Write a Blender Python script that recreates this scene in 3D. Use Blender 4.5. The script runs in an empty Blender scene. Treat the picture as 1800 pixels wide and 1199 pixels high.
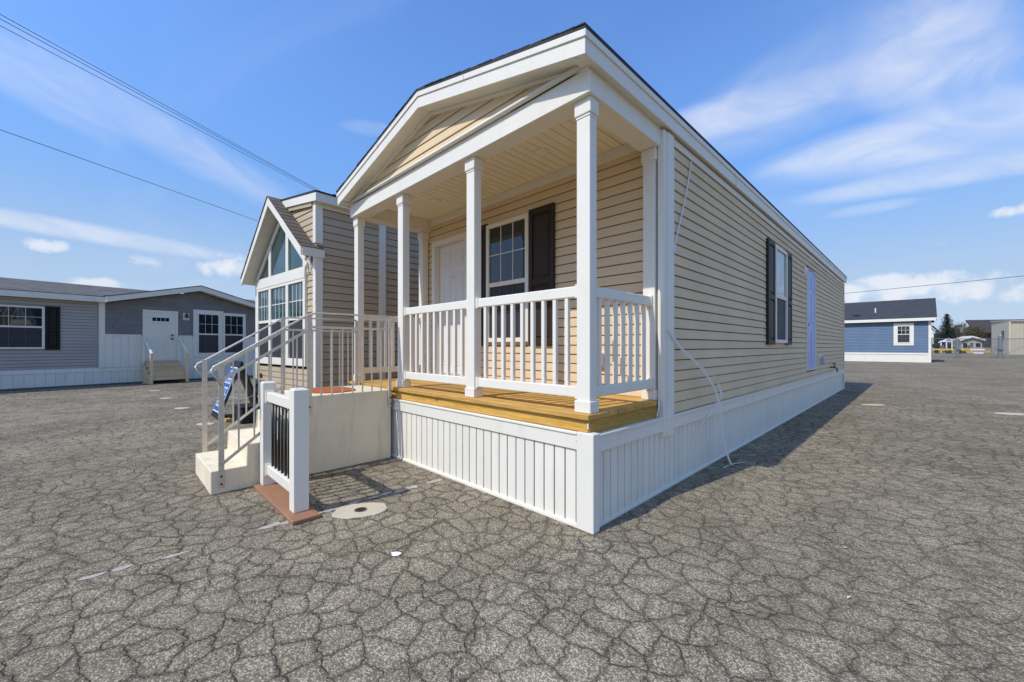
import bpy, bmesh, math, random
from mathutils import Vector, Matrix

random.seed(7)
S = bpy.context.scene
COL = S.collection
RAD = math.radians

# ------------------------------------------------------------------ camera
YAW = RAD(45.1)
CAM = Vector((1.654, -2.430, 1.33))
FWD = Vector((-math.sin(YAW), math.cos(YAW), 0))
RGT = Vector((math.cos(YAW), math.sin(YAW), 0))
cam_d = bpy.data.cameras.new('camera')
cam_d.sensor_width = 36.0
cam_d.lens = 712.0 / 1800.0 * 36.0
cam_d.shift_y = 9.5 / 1800.0
cam_d.clip_start = 0.05
cam_d.clip_end = 6000
cam = bpy.data.objects.new('camera', cam_d)
COL.objects.link(cam)
cam.location = CAM
cam.rotation_euler = FWD.to_track_quat('-Z', 'Y').to_euler()
S.camera = cam

# ------------------------------------------------------------------ sun and sky
SUN_EL, SUN_AZ = RAD(49.0), RAD(8.6)          # the light travels towards +Y, a little towards +X
sd = bpy.data.lights.new('sun', 'SUN')
sd.energy = 2.75
sd.angle = RAD(0.5)
sd.color = (1.0, 0.98, 0.935)
sun = bpy.data.objects.new('sun', sd)
COL.objects.link(sun)
sun.location = (0, -20, 30)
sun.rotation_euler = Vector((math.sin(SUN_AZ) * math.cos(SUN_EL), math.cos(SUN_AZ) * math.cos(SUN_EL),
                             -math.sin(SUN_EL))).to_track_quat('-Z', 'Y').to_euler()
S.view_settings.view_transform = 'Standard'
S.view_settings.look = 'None'
S.view_settings.gamma = 1.0
S.view_settings.use_curve_mapping = False
S.view_settings.exposure = 0.35


class NT:
    """small helper to wire nodes"""
    def __init__(self, tree):
        self.t = tree
        self.n = tree.nodes
        self.l = tree.links

    def node(self, typ, **kw):
        n = self.n.new(typ)
        for k, v in kw.items():
            if k == 'ins':
                for i, x in v.items():
                    if hasattr(x, 'is_linked') or isinstance(x, bpy.types.NodeSocket):
                        self.l.new(x, n.inputs[i])
                    else:
                        n.inputs[i].default_value = x
            else:
                setattr(n, k, v)
        return n

    def math(self, op, a, b=None, c=None, clamp=False):
        n = self.n.new('ShaderNodeMath')
        n.operation = op
        n.use_clamp = clamp
        for i, x in enumerate((a, b, c)):
            if x is None:
                continue
            if isinstance(x, bpy.types.NodeSocket):
                self.l.new(x, n.inputs[i])
            else:
                n.inputs[i].default_value = x
        return n.outputs[0]

    def vmath(self, op, a, b=None):
        n = self.n.new('ShaderNodeVectorMath')
        n.operation = op
        for i, x in enumerate((a, b)):
            if x is None:
                continue
            if isinstance(x, bpy.types.NodeSocket):
                self.l.new(x, n.inputs[i])
            else:
                n.inputs[i].default_value = x
        return n.outputs['Value'] if op in ('DOT_PRODUCT', 'LENGTH') else n.outputs[0]

    def noise(self, vec, scale, detail=3, rough=0.55, dist=0.0, out='Fac'):
        n = self.n.new('ShaderNodeTexNoise')
        self.l.new(vec, n.inputs['Vector'])
        n.inputs['Scale'].default_value = scale
        n.inputs['Detail'].default_value = detail
        n.inputs['Roughness'].default_value = rough
        n.inputs['Distortion'].default_value = dist
        return n.outputs[out]

    def ramp(self, fac, lo, hi, a=0.0, b=1.0, smooth=True):
        n = self.n.new('ShaderNodeMapRange')
        n.interpolation_type = 'SMOOTHSTEP' if smooth else 'LINEAR'
        self.l.new(fac, n.inputs[0])
        for i, v in ((1, lo), (2, hi), (3, a), (4, b)):
            if isinstance(v, bpy.types.NodeSocket):
                self.l.new(v, n.inputs[i])
            else:
                n.inputs[i].default_value = v
        return n.outputs[0]

    def mix(self, fac, a, b, blend='MIX'):
        n = self.n.new('ShaderNodeMix')
        n.data_type = 'RGBA'
        n.blend_type = blend
        for i, x in ((0, fac), (6, a), (7, b)):
            if isinstance(x, bpy.types.NodeSocket):
                self.l.new(x, n.inputs[i])
            elif i == 0:
                n.inputs[0].default_value = x
            else:
                n.inputs[i].default_value = (x[0], x[1], x[2], 1)
        return n.outputs[2]

    def scale(self, vec, s):
        n = self.n.new('ShaderNodeMapping')
        self.l.new(vec, n.inputs[0])
        n.inputs['Scale'].default_value = s
        return n.outputs[0]


def pixdir(px, py):
    return (RGT * ((px - 900) / 712.0) + FWD + Vector((0, 0, (609 - py) / 712.0)))


def make_world():
    w = bpy.data.worlds.new('World')
    S.world = w
    w.use_nodes = True
    w.node_tree.nodes.clear()
    N = NT(w.node_tree)
    out = N.node('ShaderNodeOutputWorld')
    bg = N.node('ShaderNodeBackground')
    bg.inputs['Strength'].default_value = 0.15
    N.l.new(bg.outputs[0], out.inputs[0])
    sky = N.node('ShaderNodeTexSky', sky_type='NISHITA')
    sky.sun_disc = False
    sky.sun_elevation = SUN_EL
    sky.sun_rotation = math.pi + SUN_AZ
    sky.altitude = 100
    sky.air_density = 1.0
    sky.dust_density = 0.6
    sky.ozone_density = 2.2
    tc = N.node('ShaderNodeTexCoord')
    d = N.vmath('NORMALIZE', tc.outputs['Generated'])
    sep = N.node('ShaderNodeSeparateXYZ')
    N.l.new(d, sep.inputs[0])
    z = N.math('MAXIMUM', sep.outputs[2], 0.03)
    # cirrus layer: project the view direction on a high flat sheet
    px = N.math('DIVIDE', sep.outputs[0], N.math('ADD', z, 0.12))
    py = N.math('DIVIDE', sep.outputs[1], N.math('ADD', z, 0.12))
    cmb = N.node('ShaderNodeCombineXYZ')
    N.l.new(px, cmb.inputs[0])
    N.l.new(py, cmb.inputs[1])
    rot = N.node('ShaderNodeMapping')
    N.l.new(cmb.outputs[0], rot.inputs[0])
    rot.inputs['Rotation'].default_value = (0, 0, RAD(-28))
    rot.inputs['Scale'].default_value = (0.42, 1.15, 1)
    rot.inputs['Location'].default_value = (1.7, 4.3, 0)
    n1 = N.noise(rot.outputs[0], 1.15, 4, 0.52, 0.9)
    n2 = N.noise(cmb.outputs[0], 0.55, 2, 0.5, 0.3)
    cir = N.ramp(n1, 0.45, 0.85)
    cir = N.math('MULTIPLY', cir, N.ramp(n2, 0.40, 0.66, 0.10, 1.0))
    cir = N.math('MULTIPLY', cir, N.ramp(sep.outputs[2], 0.04, 0.20))
    cir = N.math('MULTIPLY', cir, 0.35)

    # single clouds: an ellipse of sky round a direction, broken up by noise
    def cloud(px_, py_, a_, b_, ang):
        c = pixdir(px_, py_)
        k = c.length
        c = c.normalized()
        r = Vector((c.y, -c.x, 0)).normalized()
        u_ = r.cross(c)
        ca, sa = math.cos(RAD(ang)), math.sin(RAD(ang))
        e1, e2 = r * ca + u_ * sa, u_ * ca - r * sa
        u = N.math('DIVIDE', N.vmath('DOT_PRODUCT', d, tuple(e1)), a_ / 712.0 / k)
        v = N.math('DIVIDE', N.vmath('DOT_PRODUCT', d, tuple(e2)), b_ / 712.0 / k)
        front = N.ramp(N.vmath('DOT_PRODUCT', d, tuple(c)), 0.2, 0.5)
        e = N.math('ADD', N.math('MULTIPLY', u, u), N.math('MULTIPLY', v, v))
        return u, v, e, front

    def wisps(ref, ang, seed):
        u, v, e, front = cloud(ref[0], ref[1], 200, 110 if ref[0] > 900 else 75, ang)
        cu = N.node('ShaderNodeCombineXYZ')
        N.l.new(u, cu.inputs[0])
        N.l.new(v, cu.inputs[1])
        cu.inputs[2].default_value = seed
        return N.ramp(N.noise(cu.outputs[0], 1.25, 5, 0.55, 1.1), 0.26, 0.78, 0.36, 1.0)
    wl, wr = wisps((250, 215), -20, 2.2), wisps((1560, 230), -2, 5.0)
    for (px_, py_, a_, b_, ang, st) in ((250, 215, 340, 50, -20, 0.36), (60, 160, 150, 40, -22, 0.26), (150, 408, 310, 20, -3, 0.58), (1300, 195, 270, 40, 3, 0.60),
                                        (1450, 135, 320, 95, 10, 0.36), (1640, 110, 150, 110, -35, 0.60), (1660, 235, 330, 62, -4, 0.66), (1690, 302, 280, 28, -3, 0.60),
                                        (1480, 262, 150, 24, 4, 0.35), (1530, 366, 80, 12, 0, 0.35), (650, 226, 60, 15, 2, 0.26)):
        u, v, e, front = cloud(px_, py_, a_, b_, ang)
        m = N.math('MULTIPLY', N.ramp(e, 0.0, 1.0, 1.0, 0.0), wl if px_ < 900 else wr)
        m = N.math('MULTIPLY', N.math('MULTIPLY', m, st), front)
        cir = N.math('SUBTRACT', 1.0, N.math('MULTIPLY', N.math('SUBTRACT', 1.0, cir), N.math('SUBTRACT', 1.0, m)))
    puff = N.noise(d, 21.0, 4, 0.6)
    cum = None
    for (px_, py_, a_, b_, ang, st) in ((1600, 512, 125, 26, 2, 0.80), (1560, 500, 40, 20, 0, 0.75), (1690, 508, 60, 24, 0, 0.75), (405, 468, 46, 24, 10, 0.85), (80, 430, 27, 12, 0, 0.75),
                                        (165, 500, 48, 12, 0, 0.65), (1790, 367, 34, 11, 4, 0.8), (1797, 514, 40, 22, 0, 0.8)):
        u, v, e, front = cloud(px_, py_, a_, b_, ang)
        m = N.ramp(N.math('ADD', e, N.math('MULTIPLY', N.math('SUBTRACT', puff, 0.5), 5.2)), -0.3, 1.3, 1.0, 0.0)
        m = N.math('MULTIPLY', N.math('MULTIPLY', m, st), N.math('MULTIPLY', front, N.ramp(e, 1.2, 2.2, 1.0, 0.0)))
        cum = m if cum is None else N.math('MAXIMUM', cum, m)
    # more of the same low puffs all round the horizon
    pv = N.scale(d, (4.6, 4.6, 10.5))
    c1 = N.noise(pv, 1.5, 4, 0.56, 0.15)
    band = N.math('MULTIPLY', N.ramp(sep.outputs[2], 0.05, 0.09), N.ramp(sep.outputs[2], 0.13, 0.19, 1.0, 0.0))
    low = N.math('MULTIPLY', N.ramp(c1, 0.60, 0.68), band)
    cum = N.math('MAXIMUM', cum, N.math('MULTIPLY', low, 0.6))
    fac = N.math('MAXIMUM', cir, cum)
    # paler air towards the horizon
    veil = N.ramp(sep.outputs[2], 0.0, 0.72, 1.0, 0.0)
    veil2 = N.ramp(sep.outputs[2], -0.05, 0.38, 0.92, 0.0)
    tint = N.mix(1.0, sky.outputs[0], (0.80, 1.08, 1.47), 'MULTIPLY')
    base = N.mix(veil, tint, (0.90, 1.92, 3.70))
    base = N.mix(veil2, base, (3.15, 3.85, 4.6))
    colr = N.mix(fac, base, (4.6, 4.75, 5.1))
    N.l.new(colr, bg.inputs['Color'])


make_world()
S.world.cycles.sampling_method = 'NONE'
S.cycles.max_bounces = 6
S.cycles.diffuse_bounces = 4
S.cycles.glossy_bounces = 3
S.cycles.transmission_bounces = 2
S.cycles.caustics_reflective = False
S.cycles.caustics_refractive = False

# ------------------------------------------------------------------ materials
MATS = {}


def new_mat(name):
    m = bpy.data.materials.new(name)
    m.use_nodes = True
    m.node_tree.nodes.clear()
    N = NT(m.node_tree)
    out = N.node('ShaderNodeOutputMaterial')
    b = N.node('ShaderNodeBsdfPrincipled')
    N.l.new(b.outputs[0], out.inputs[0])
    MATS[name] = m
    return m, N, b


def surf(name, col, rough=0.5, var=0.06, scale=6.0, fine=120.0, bump=0.02, stretch=(1, 1, 1), metal=0.0,
         rnd=0.0, spec=0.5, dirt=None, dirt_amt=0.0):
    """plain painted / moulded surface with slight unevenness in colour, gloss and relief"""
    m, N, b = new_mat(name)
    g = N.node('ShaderNodeNewGeometry')
    v = N.scale(g.outputs['Position'], stretch)
    n1 = N.noise(v, scale, 5, 0.6)
    n2 = N.noise(v, fine, 2, 0.5)
    f = N.math('ADD', N.math('MULTIPLY', n1, 0.7), N.math('MULTIPLY', n2, 0.3))
    k = N.ramp(f, 0.25, 0.75, 1 - var, 1 + var, smooth=False)
    if rnd:
        oi = N.node('ShaderNodeObjectInfo')
        k = N.math('MULTIPLY', k, N.ramp(oi.outputs['Random'], 0, 1, 1 - rnd, 1 + rnd, smooth=False))
    vm = N.node('ShaderNodeVectorMath', operation='SCALE')
    vm.inputs[0].default_value = col
    N.l.new(k, vm.inputs['Scale'])
    c = vm.outputs[0]
    if dirt:
        dn = N.noise(N.scale(g.outputs['Position'], (5, 5, 1.2)), 1.6, 6, 0.65, 0.4)
        c = N.mix(N.math('MULTIPLY', N.ramp(dn, 0.48, 0.74), dirt_amt), c, dirt)
    N.l.new(c, b.inputs['Base Color'])
    r = N.ramp(n1, 0.2, 0.8, max(rough - 0.07, 0.02), min(rough + 0.07, 1.0), smooth=False)
    N.l.new(r, b.inputs['Roughness'])
    b.inputs['Metallic'].default_value = metal
    b.inputs['Specular IOR Level'].default_value = spec
    if bump:
        bp = N.node('ShaderNodeBump')
        bp.inputs['Strength'].default_value = 0.35
        bp.inputs['Distance'].default_value = bump
        N.l.new(f, bp.inputs['Height'])
        N.l.new(bp.outputs[0], b.inputs['Normal'])
    return m


def vinyl_siding(name, col, along='Y'):
    """embossed wood-grain vinyl; grain runs along the course"""
    m, N, b = new_mat(name)
    g = N.node('ShaderNodeNewGeometry')
    st = (40, 1.2, 40) if along == 'Y' else (1.2, 40, 40)
    v = N.scale(g.outputs['Position'], st)
    grain = N.noise(v, 2.0, 4, 0.6, 0.2)
    wav = N.noise(g.outputs['Position'], 1.3, 3, 0.5)
    oi = N.node('ShaderNodeObjectInfo')
    k = N.math('MULTIPLY', N.ramp(grain, 0.2, 0.8, 0.95, 1.05, smooth=False),
               N.ramp(wav, 0.3, 0.7, 0.94, 1.05, smooth=False))
    k = N.math('MULTIPLY', k, N.ramp(oi.outputs['Random'], 0, 1, 0.975, 1.025, smooth=False))
    vm = N.node('ShaderNodeVectorMath', operation='SCALE')
    vm.inputs[0].default_value = col
    N.l.new(k, vm.inputs['Scale'])
    N.l.new(vm.outputs[0], b.inputs['Base Color'])
    b.inputs['Roughness'].default_value = 0.6
    b.inputs['Specular IOR Level'].default_value = 0.14
    bp = N.node('ShaderNodeBump')
    bp.inputs['Strength'].default_value = 0.25
    bp.inputs['Distance'].default_value = 0.004
    h = N.math('ADD', grain, N.math('MULTIPLY', wav, 3.0))
    N.l.new(h, bp.inputs['Height'])
    N.l.new(bp.outputs[0], b.inputs['Normal'])
    return m


def wood(name, light, dark, stretch, rough=0.75, rnd=0.16):
    m, N, b = new_mat(name)
    g = N.node('ShaderNodeNewGeometry')
    oi = N.node('ShaderNodeObjectInfo')
    off = N.node('ShaderNodeCombineXYZ')
    for i in range(3):
        N.l.new(N.math('MULTIPLY', oi.outputs['Random'], 13.0 + 5 * i), off.inputs[i])
    v = N.vmath('ADD', N.scale(g.outputs['Position'], stretch), off.outputs[0])
    gr = N.noise(v, 1.4, 5, 0.62, 1.2)
    fi = N.noise(v, 7.0, 4, 0.6, 0.4)
    kn = N.node('ShaderNodeTexVoronoi')
    N.l.new(N.vmath('ADD', N.scale(g.outputs['Position'], tuple(1.9 + 0.12 * s for s in stretch)), off.outputs[0]), kn.inputs['Vector'])
    kn.inputs['Scale'].default_value = 1.3
    knot = N.ramp(kn.outputs['Distance'], 0.035, 0.11, 1.0, 0.0)
    f = N.math('ADD', N.math('MULTIPLY', gr, 0.65), N.math('MULTIPLY', fi, 0.35))
    c = N.mix(N.ramp(f, 0.36, 0.66), dark, light)
    c = N.mix(N.math('MULTIPLY', knot, 0.7), c, tuple(x * 0.30 for x in dark))
    k = N.ramp(oi.outputs['Random'], 0, 1, 1 - rnd, 1 + rnd, smooth=False)
    vm = N.node('ShaderNodeVectorMath', operation='SCALE')
    N.l.new(c, vm.inputs[0])
    N.l.new(k, vm.inputs['Scale'])
    N.l.new(vm.outputs[0], b.inputs['Base Color'])
    b.inputs['Roughness'].default_value = rough
    bp = N.node('ShaderNodeBump')
    bp.inputs['Strength'].default_value = 0.4
    bp.inputs['Distance'].default_value = 0.003
    N.l.new(f, bp.inputs['Height'])
    N.l.new(bp.outputs[0], b.inputs['Normal'])
    return m


def glass(name, col, rough=0.03, coat=0.0):
    """window glass seen from the sunny side: dark room behind a mirror-like surface"""
    m, N, b = new_mat(name)
    g = N.node('ShaderNodeNewGeometry')
    n = N.noise(g.outputs['Position'], 1.7, 3, 0.5)
    c = N.mix(N.ramp(n, 0.35, 0.7), tuple(x * 0.7 for x in col), tuple(x * 1.35 for x in col))
    N.l.new(c, b.inputs['Base Color'])
    b.inputs['Roughness'].default_value = rough
    b.inputs['IOR'].default_value = 1.52
    b.inputs['Specular IOR Level'].default_value = 0.85
    bp = N.node('ShaderNodeBump')
    bp.inputs['Strength'].default_value = 0.04
    bp.inputs['Distance'].default_value = 0.02
    N.l.new(N.noise(g.outputs['Position'], 0.9, 1, 0.5), bp.inputs['Height'])
    N.l.new(bp.outputs[0], b.inputs['Normal'])
    return m


def concrete(name, col, stain=0.35):
    m, N, b = new_mat(name)
    g = N.node('ShaderNodeNewGeometry')
    p = g.outputs['Position']
    n1 = N.noise(p, 2.3, 6, 0.65, 0.3)
    n2 = N.noise(p, 55, 4, 0.6)
    pit = N.node('ShaderNodeTexVoronoi')
    N.l.new(p, pit.inputs['Vector'])
    pit.inputs['Scale'].default_value = 28
    pits = N.ramp(pit.outputs['Distance'], 0.05, 0.13, 1.0, 0.0)
    streak = N.noise(N.scale(p, (7, 7, 0.7)), 1.2, 5, 0.6)
    k = N.ramp(N.math('ADD', N.math('MULTIPLY', n1, 0.6), N.math('MULTIPLY', n2, 0.4)), 0.3, 0.7, 0.86, 1.1, smooth=False)
    vm = N.node('ShaderNodeVectorMath', operation='SCALE')
    vm.inputs[0].default_value = col
    N.l.new(k, vm.inputs['Scale'])
    c = N.mix(N.math('MULTIPLY', N.ramp(streak, 0.5, 0.78), stain), vm.outputs[0], tuple(x * 0.55 for x in col))
    c = N.mix(N.math('MULTIPLY', pits, 0.35), c, tuple(x * 0.5 for x in col))
    N.l.new(c, b.inputs['Base Color'])
    b.inputs['Roughness'].default_value = 0.85
    bp = N.node('ShaderNodeBump')
    bp.inputs['Strength'].default_value = 0.5
    bp.inputs['Distance'].default_value = 0.006
    N.l.new(N.math('SUBTRACT', n2, N.math('MULTIPLY', pits, 0.6)), bp.inputs['Height'])
    N.l.new(bp.outputs[0], b.inputs['Normal'])
    return m


def asphalt(name):
    m, N, b = new_mat(name)
    g = N.node('ShaderNodeNewGeometry')
    p = g.outputs['Position']
    # alligator cracks: two cell sizes, edges wobbled
    wob = N.noise(p, 2.6, 4, 0.6, out='Color')
    wv = N.vmath('SUBTRACT', wob, (0.5, 0.5, 0.5))
    ws = N.node('ShaderNodeVectorMath', operation='SCALE')
    N.l.new(wv, ws.inputs[0])
    ws.inputs['Scale'].default_value = 0.24
    pd = N.vmath('ADD', p, ws.outputs[0])
    wob2 = N.noise(p, 22, 3, 0.6, out='Color')
    ws2 = N.node('ShaderNodeVectorMath', operation='SCALE')
    N.l.new(N.vmath('SUBTRACT', wob2, (0.5, 0.5, 0.5)), ws2.inputs[0])
    ws2.inputs['Scale'].default_value = 0.045
    pd = N.vmath('ADD', pd, ws2.outputs[0])

    def cells(scale, st):
        vo = N.node('ShaderNodeTexVoronoi', voronoi_dimensions='2D', feature='DISTANCE_TO_EDGE')
        N.l.new(N.scale(pd, st), vo.inputs['Vector'])
        vo.inputs['Scale'].default_value = scale
        return vo.outputs['Distance']
    dA = cells(5.7, (1.0, 1.1, 1))
    dB = cells(11.5, (1.1, 0.9, 1))
    wid = N.ramp(N.noise(p, 1.1, 3, 0.6), 0.3, 0.7, 0.055, 0.125)
    soft = N.ramp(dA, 0.0, N.math('MULTIPLY', wid, 2.4), 1.0, 0.0)
    thin = N.ramp(dA, 0.010, 0.042, 1.0, 0.0)
    pres = N.ramp(N.noise(p, 0.75, 4, 0.6), 0.46, 0.66)
    softB = N.math('MULTIPLY', N.ramp(dB, 0.0, 0.10, 1.0, 0.0), pres)
    thinB = N.math('MULTIPLY', N.ramp(dB, 0.012, 0.045, 1.0, 0.0), pres)
    soft = N.math('MAXIMUM', soft, N.math('MULTIPLY', softB, 0.7))
    thin = N.math('MAXIMUM', thin, N.math('MULTIPLY', thinB, 0.75))
    dC = cells(0.9, (1.2, 0.8, 1))                       # a few long main cracks
    thinC = N.math('MULTIPLY', N.ramp(dC, 0.002, 0.011, 1.0, 0.0), N.ramp(N.noise(p, 0.5, 2, 0.5), 0.40, 0.60))
    smooth_patch = N.ramp(N.noise(p, 0.13, 2, 0.5), 0.36, 0.50, 0.62, 1.0)
    soft = N.math('MULTIPLY', soft, smooth_patch)
    thin = N.math('MAXIMUM', N.math('MULTIPLY', thin, smooth_patch), thinC)
    # aggregate: pale stones in dark binder
    ag = N.node('ShaderNodeTexVoronoi', voronoi_dimensions='2D')
    N.l.new(p, ag.inputs['Vector'])
    ag.inputs['Scale'].default_value = 132
    sepc = N.node('ShaderNodeSeparateColor')
    N.l.new(ag.outputs['Color'], sepc.inputs[0])
    stone = N.math('POWER', sepc.outputs[0], 1.9)
    edge = N.ramp(ag.outputs['Distance'], 0.25, 0.55, 1.0, 0.35)
    sp = N.math('MULTIPLY', stone, edge)
    fine = N.noise(p, 330, 2, 0.6)
    lum = N.math('ADD', N.math('MULTIPLY', sp, 0.50), N.math('MULTIPLY', fine, 0.20))
    big = N.noise(p, 0.33, 5, 0.6, 0.3)
    mid = N.noise(p, 2.1, 5, 0.62)
    lum = N.math('MULTIPLY', N.math('ADD', lum, 0.050),
                 N.math('MULTIPLY', N.ramp(big, 0.3, 0.7, 0.90, 1.16), N.ramp(mid, 0.3, 0.7, 0.80, 1.18)))
    c0 = N.node('ShaderNodeCombineColor')
    N.l.new(lum, c0.inputs[0])
    N.l.new(N.math('MULTIPLY', lum, 0.83), c0.inputs[1])
    N.l.new(N.math('MULTIPLY', lum, 0.575), c0.inputs[2])
    rusty = N.math('MULTIPLY', N.ramp(N.noise(p, 1.3, 4, 0.6, 0.5), 0.56, 0.75), 0.35)
    c = N.mix(rusty, c0.outputs[0], (0.20, 0.155, 0.11))
    oil = N.math('MULTIPLY', N.ramp(N.noise(p, 0.62, 4, 0.55, 0.6), 0.64, 0.76), 0.35)
    c = N.mix(oil, c, (0.055, 0.047, 0.037))
    c = N.mix(N.math('MULTIPLY', soft, 0.40), c, (0.090, 0.074, 0.053))
    c = N.mix(N.math('MULTIPLY', N.math('MULTIPLY', thin, N.ramp(N.noise(p, 3.0, 3, 0.6), 0.38, 0.66, 0.10, 0.62)), 1.0), c, (0.040, 0.033, 0.025))
    N.l.new(c, b.inputs['Base Color'])
    b.inputs['Roughness'].default_value = 1.0
    b.inputs['Specular IOR Level'].default_value = 0.03
    h = N.math('ADD', N.math('MULTIPLY', sp, 0.5), N.math('MULTIPLY', fine, 0.25))
    h = N.math('SUBTRACT', h, N.math('MULTIPLY', soft, 1.0))
    h = N.math('SUBTRACT', h, N.math('MULTIPLY', thin, 1.6))
    h = N.math('ADD', h, N.math('MULTIPLY', mid, 0.8))
    bp = N.node('ShaderNodeBump')
    bp.inputs['Strength'].default_value = 0.75
    bp.inputs['Distance'].default_value = 0.006
    N.l.new(h, bp.inputs['Height'])
    N.l.new(bp.outputs[0], b.inputs['Normal'])
    return m


def shingle(name, col, rnd=0.16):
    m, N, b = new_mat(name)
    g = N.node('ShaderNodeNewGeometry')
    oi = N.node('ShaderNodeObjectInfo')
    n = N.noise(g.outputs['Position'], 160, 2, 0.7)
    n2 = N.noise(g.outputs['Position'], 3, 4, 0.6)
    k = N.math('MULTIPLY', N.ramp(n, 0.3, 0.7, 0.6, 1.4), N.ramp(n2, 0.3, 0.7, 0.85, 1.15))
    k = N.math('MULTIPLY', k, N.ramp(oi.outputs['Random'], 0, 1, 1 - rnd, 1 + rnd, smooth=False))
    vm = N.node('ShaderNodeVectorMath', operation='SCALE')
    vm.inputs[0].default_value = col
    N.l.new(k, vm.inputs['Scale'])
    N.l.new(vm.outputs[0], b.inputs['Base Color'])
    b.inputs['Roughness'].default_value = 0.9
    bp = N.node('ShaderNodeBump')
    bp.inputs['Strength'].default_value = 0.6
    bp.inputs['Distance'].default_value = 0.004
    N.l.new(n, bp.inputs['Height'])
    N.l.new(bp.outputs[0], b.inputs['Normal'])
    return m


surf('white', (0.81, 0.75, 0.63), 0.45, 0.025, 3.0, 90, 0.003, dirt=(0.52, 0.47, 0.37), dirt_amt=0.14, spec=0.25)
surf('skirt_white', (0.80, 0.74, 0.615), 0.5, 0.03, 3.0, 90, 0.003, rnd=0.03, dirt=(0.50, 0.45, 0.35), dirt_amt=0.20, spec=0.2)
surf('cream', (0.90, 0.81, 0.60), 0.5, 0.03, 4.0, 90, 0.003, rnd=0.015)
vinyl_siding('tan_y', (0.725, 0.548, 0.335), 'Y')
vinyl_siding('tan_x', (0.725, 0.548, 0.335), 'X')
vinyl_siding('taupe_x', (0.50, 0.39, 0.258), 'X')
vinyl_siding('taupe_y', (0.50, 0.39, 0.258), 'Y')
vinyl_siding('grey_blue', (0.42, 0.375, 0.325), 'Y')
vinyl_siding('blue_siding', (0.140, 0.195, 0.275), 'X')
surf('shake_grey', (0.19, 0.172, 0.150), 0.6, 0.12, 9, 70, 0.006, rnd=0.10)
surf('shutter_brown', (0.042, 0.028, 0.019), 0.5, 0.12, 14, 80, 0.004, stretch=(8, 8, 1), spec=0.2)
surf('shutter_black', (0.018, 0.016, 0.014), 0.5, 0.1, 14, 80, 0.004, spec=0.2)
surf('door_white', (0.80, 0.75, 0.68), 0.35, 0.02, 3, 60, 0.002)
surf('film_blue', (0.42, 0.47, 0.76), 0.4, 0.05, 4, 40, 0.0, spec=0.2)
wood('deck_wood', (0.66, 0.38, 0.095), (0.45, 0.23, 0.045), (1.6, 26, 26))
wood('rim_wood', (0.64, 0.37, 0.075), (0.45, 0.235, 0.035), (1.6, 26, 26))
wood('rim_wood_y', (0.64, 0.37, 0.075), (0.45, 0.235, 0.035), (26, 1.6, 26))
wood('composite', (0.34, 0.165, 0.085), (0.29, 0.135, 0.068), (2, 30, 30), 0.7, 0.03)
wood('grey_wood', (0.80, 0.575, 0.325), (0.66, 0.465, 0.25), (24, 2, 24))
concrete('concrete', (0.82, 0.69, 0.48), 0.5)
concrete('pad_concrete', (0.56, 0.47, 0.33), 0.4)
surf('galvanised', (0.62, 0.56, 0.46), 0.42, 0.15, 25, 140, 0.002, metal=0.55)
surf('baluster_black', (0.012, 0.011, 0.011), 0.35, 0.1, 20, 90, 0.0)
surf('black_plastic', (0.015, 0.015, 0.016), 0.5, 0.15, 12, 80, 0.003)
surf('sign_blue', (0.035, 0.115, 0.36), 0.35, 0.08, 6, 80, 0.0)
surf('sign_white', (0.80, 0.82, 0.84), 0.4, 0.04, 6, 80, 0.0)
surf('mat_orange', (0.40, 0.105, 0.022), 0.95, 0.3, 30, 260, 0.006)
surf('rust', (0.16, 0.07, 0.03), 0.9, 0.3, 20, 160, 0.004)
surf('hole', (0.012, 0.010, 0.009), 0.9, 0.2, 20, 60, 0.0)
surf('paint', (0.42, 0.375, 0.30), 0.75, 0.28, 14, 140, 0.004)
surf('paper', (0.82, 0.82, 0.80), 0.8, 0.05, 20, 90, 0.002)
surf('wire', (0.03, 0.033, 0.04), 0.5, 0.1, 4, 20, 0.0)
surf('grey_box', (0.42, 0.43, 0.44), 0.45, 0.06, 10, 80, 0.002)
surf('lamp_black', (0.02, 0.02, 0.022), 0.4, 0.1, 10, 60, 0.0)
surf('fence_metal', (0.23, 0.235, 0.235), 0.5, 0.15, 10, 60, 0.0, metal=0.4)
surf('metal_panel', (0.63, 0.54, 0.37), 0.55, 0.05, 1.2, 20, 0.0)
surf('metal_panel_grey', (0.48, 0.43, 0.345), 0.55, 0.05, 1.2, 20, 0.0)
surf('machine_yellow', (0.55, 0.36, 0.04), 0.45, 0.12, 4, 30, 0.0)
surf('barn_dark', (0.052, 0.040, 0.031), 0.85, 0.25, 0.8, 9, 0.0, stretch=(1, 1, 4))
surf('bark', (0.115, 0.09, 0.07), 0.9, 0.3, 4, 30, 0.0)
surf('scrub', (0.105, 0.085, 0.042), 0.9, 0.4, 1.5, 12, 0.0)
surf('twigs', (0.15, 0.11, 0.07), 0.9, 0.35, 1.5, 12, 0.0)
surf('needles', (0.030, 0.045, 0.025), 0.8, 0.4, 2.0, 15, 0.0)
surf('leaf_brown', (0.30, 0.16, 0.06), 0.8, 0.2, 40, 200, 0.0)
surf('far_dark', (0.11, 0.105, 0.10), 0.7, 0.15, 1.0, 9, 0.0)
surf('far_white', (0.72, 0.72, 0.71), 0.6, 0.05, 1.0, 9, 0.0)
surf('rubble', (0.36, 0.31, 0.27), 0.9, 0.3, 1.0, 6, 0.0)
shingle('roof_black', (0.030, 0.030, 0.032))
shingle('roof_brown', (0.115, 0.092, 0.070))
shingle('roof_grey', (0.155, 0.140, 0.118))
shingle('roof_dark', (0.042, 0.043, 0.047), 0.1)
glass('glass', (0.018, 0.024, 0.030))
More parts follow.
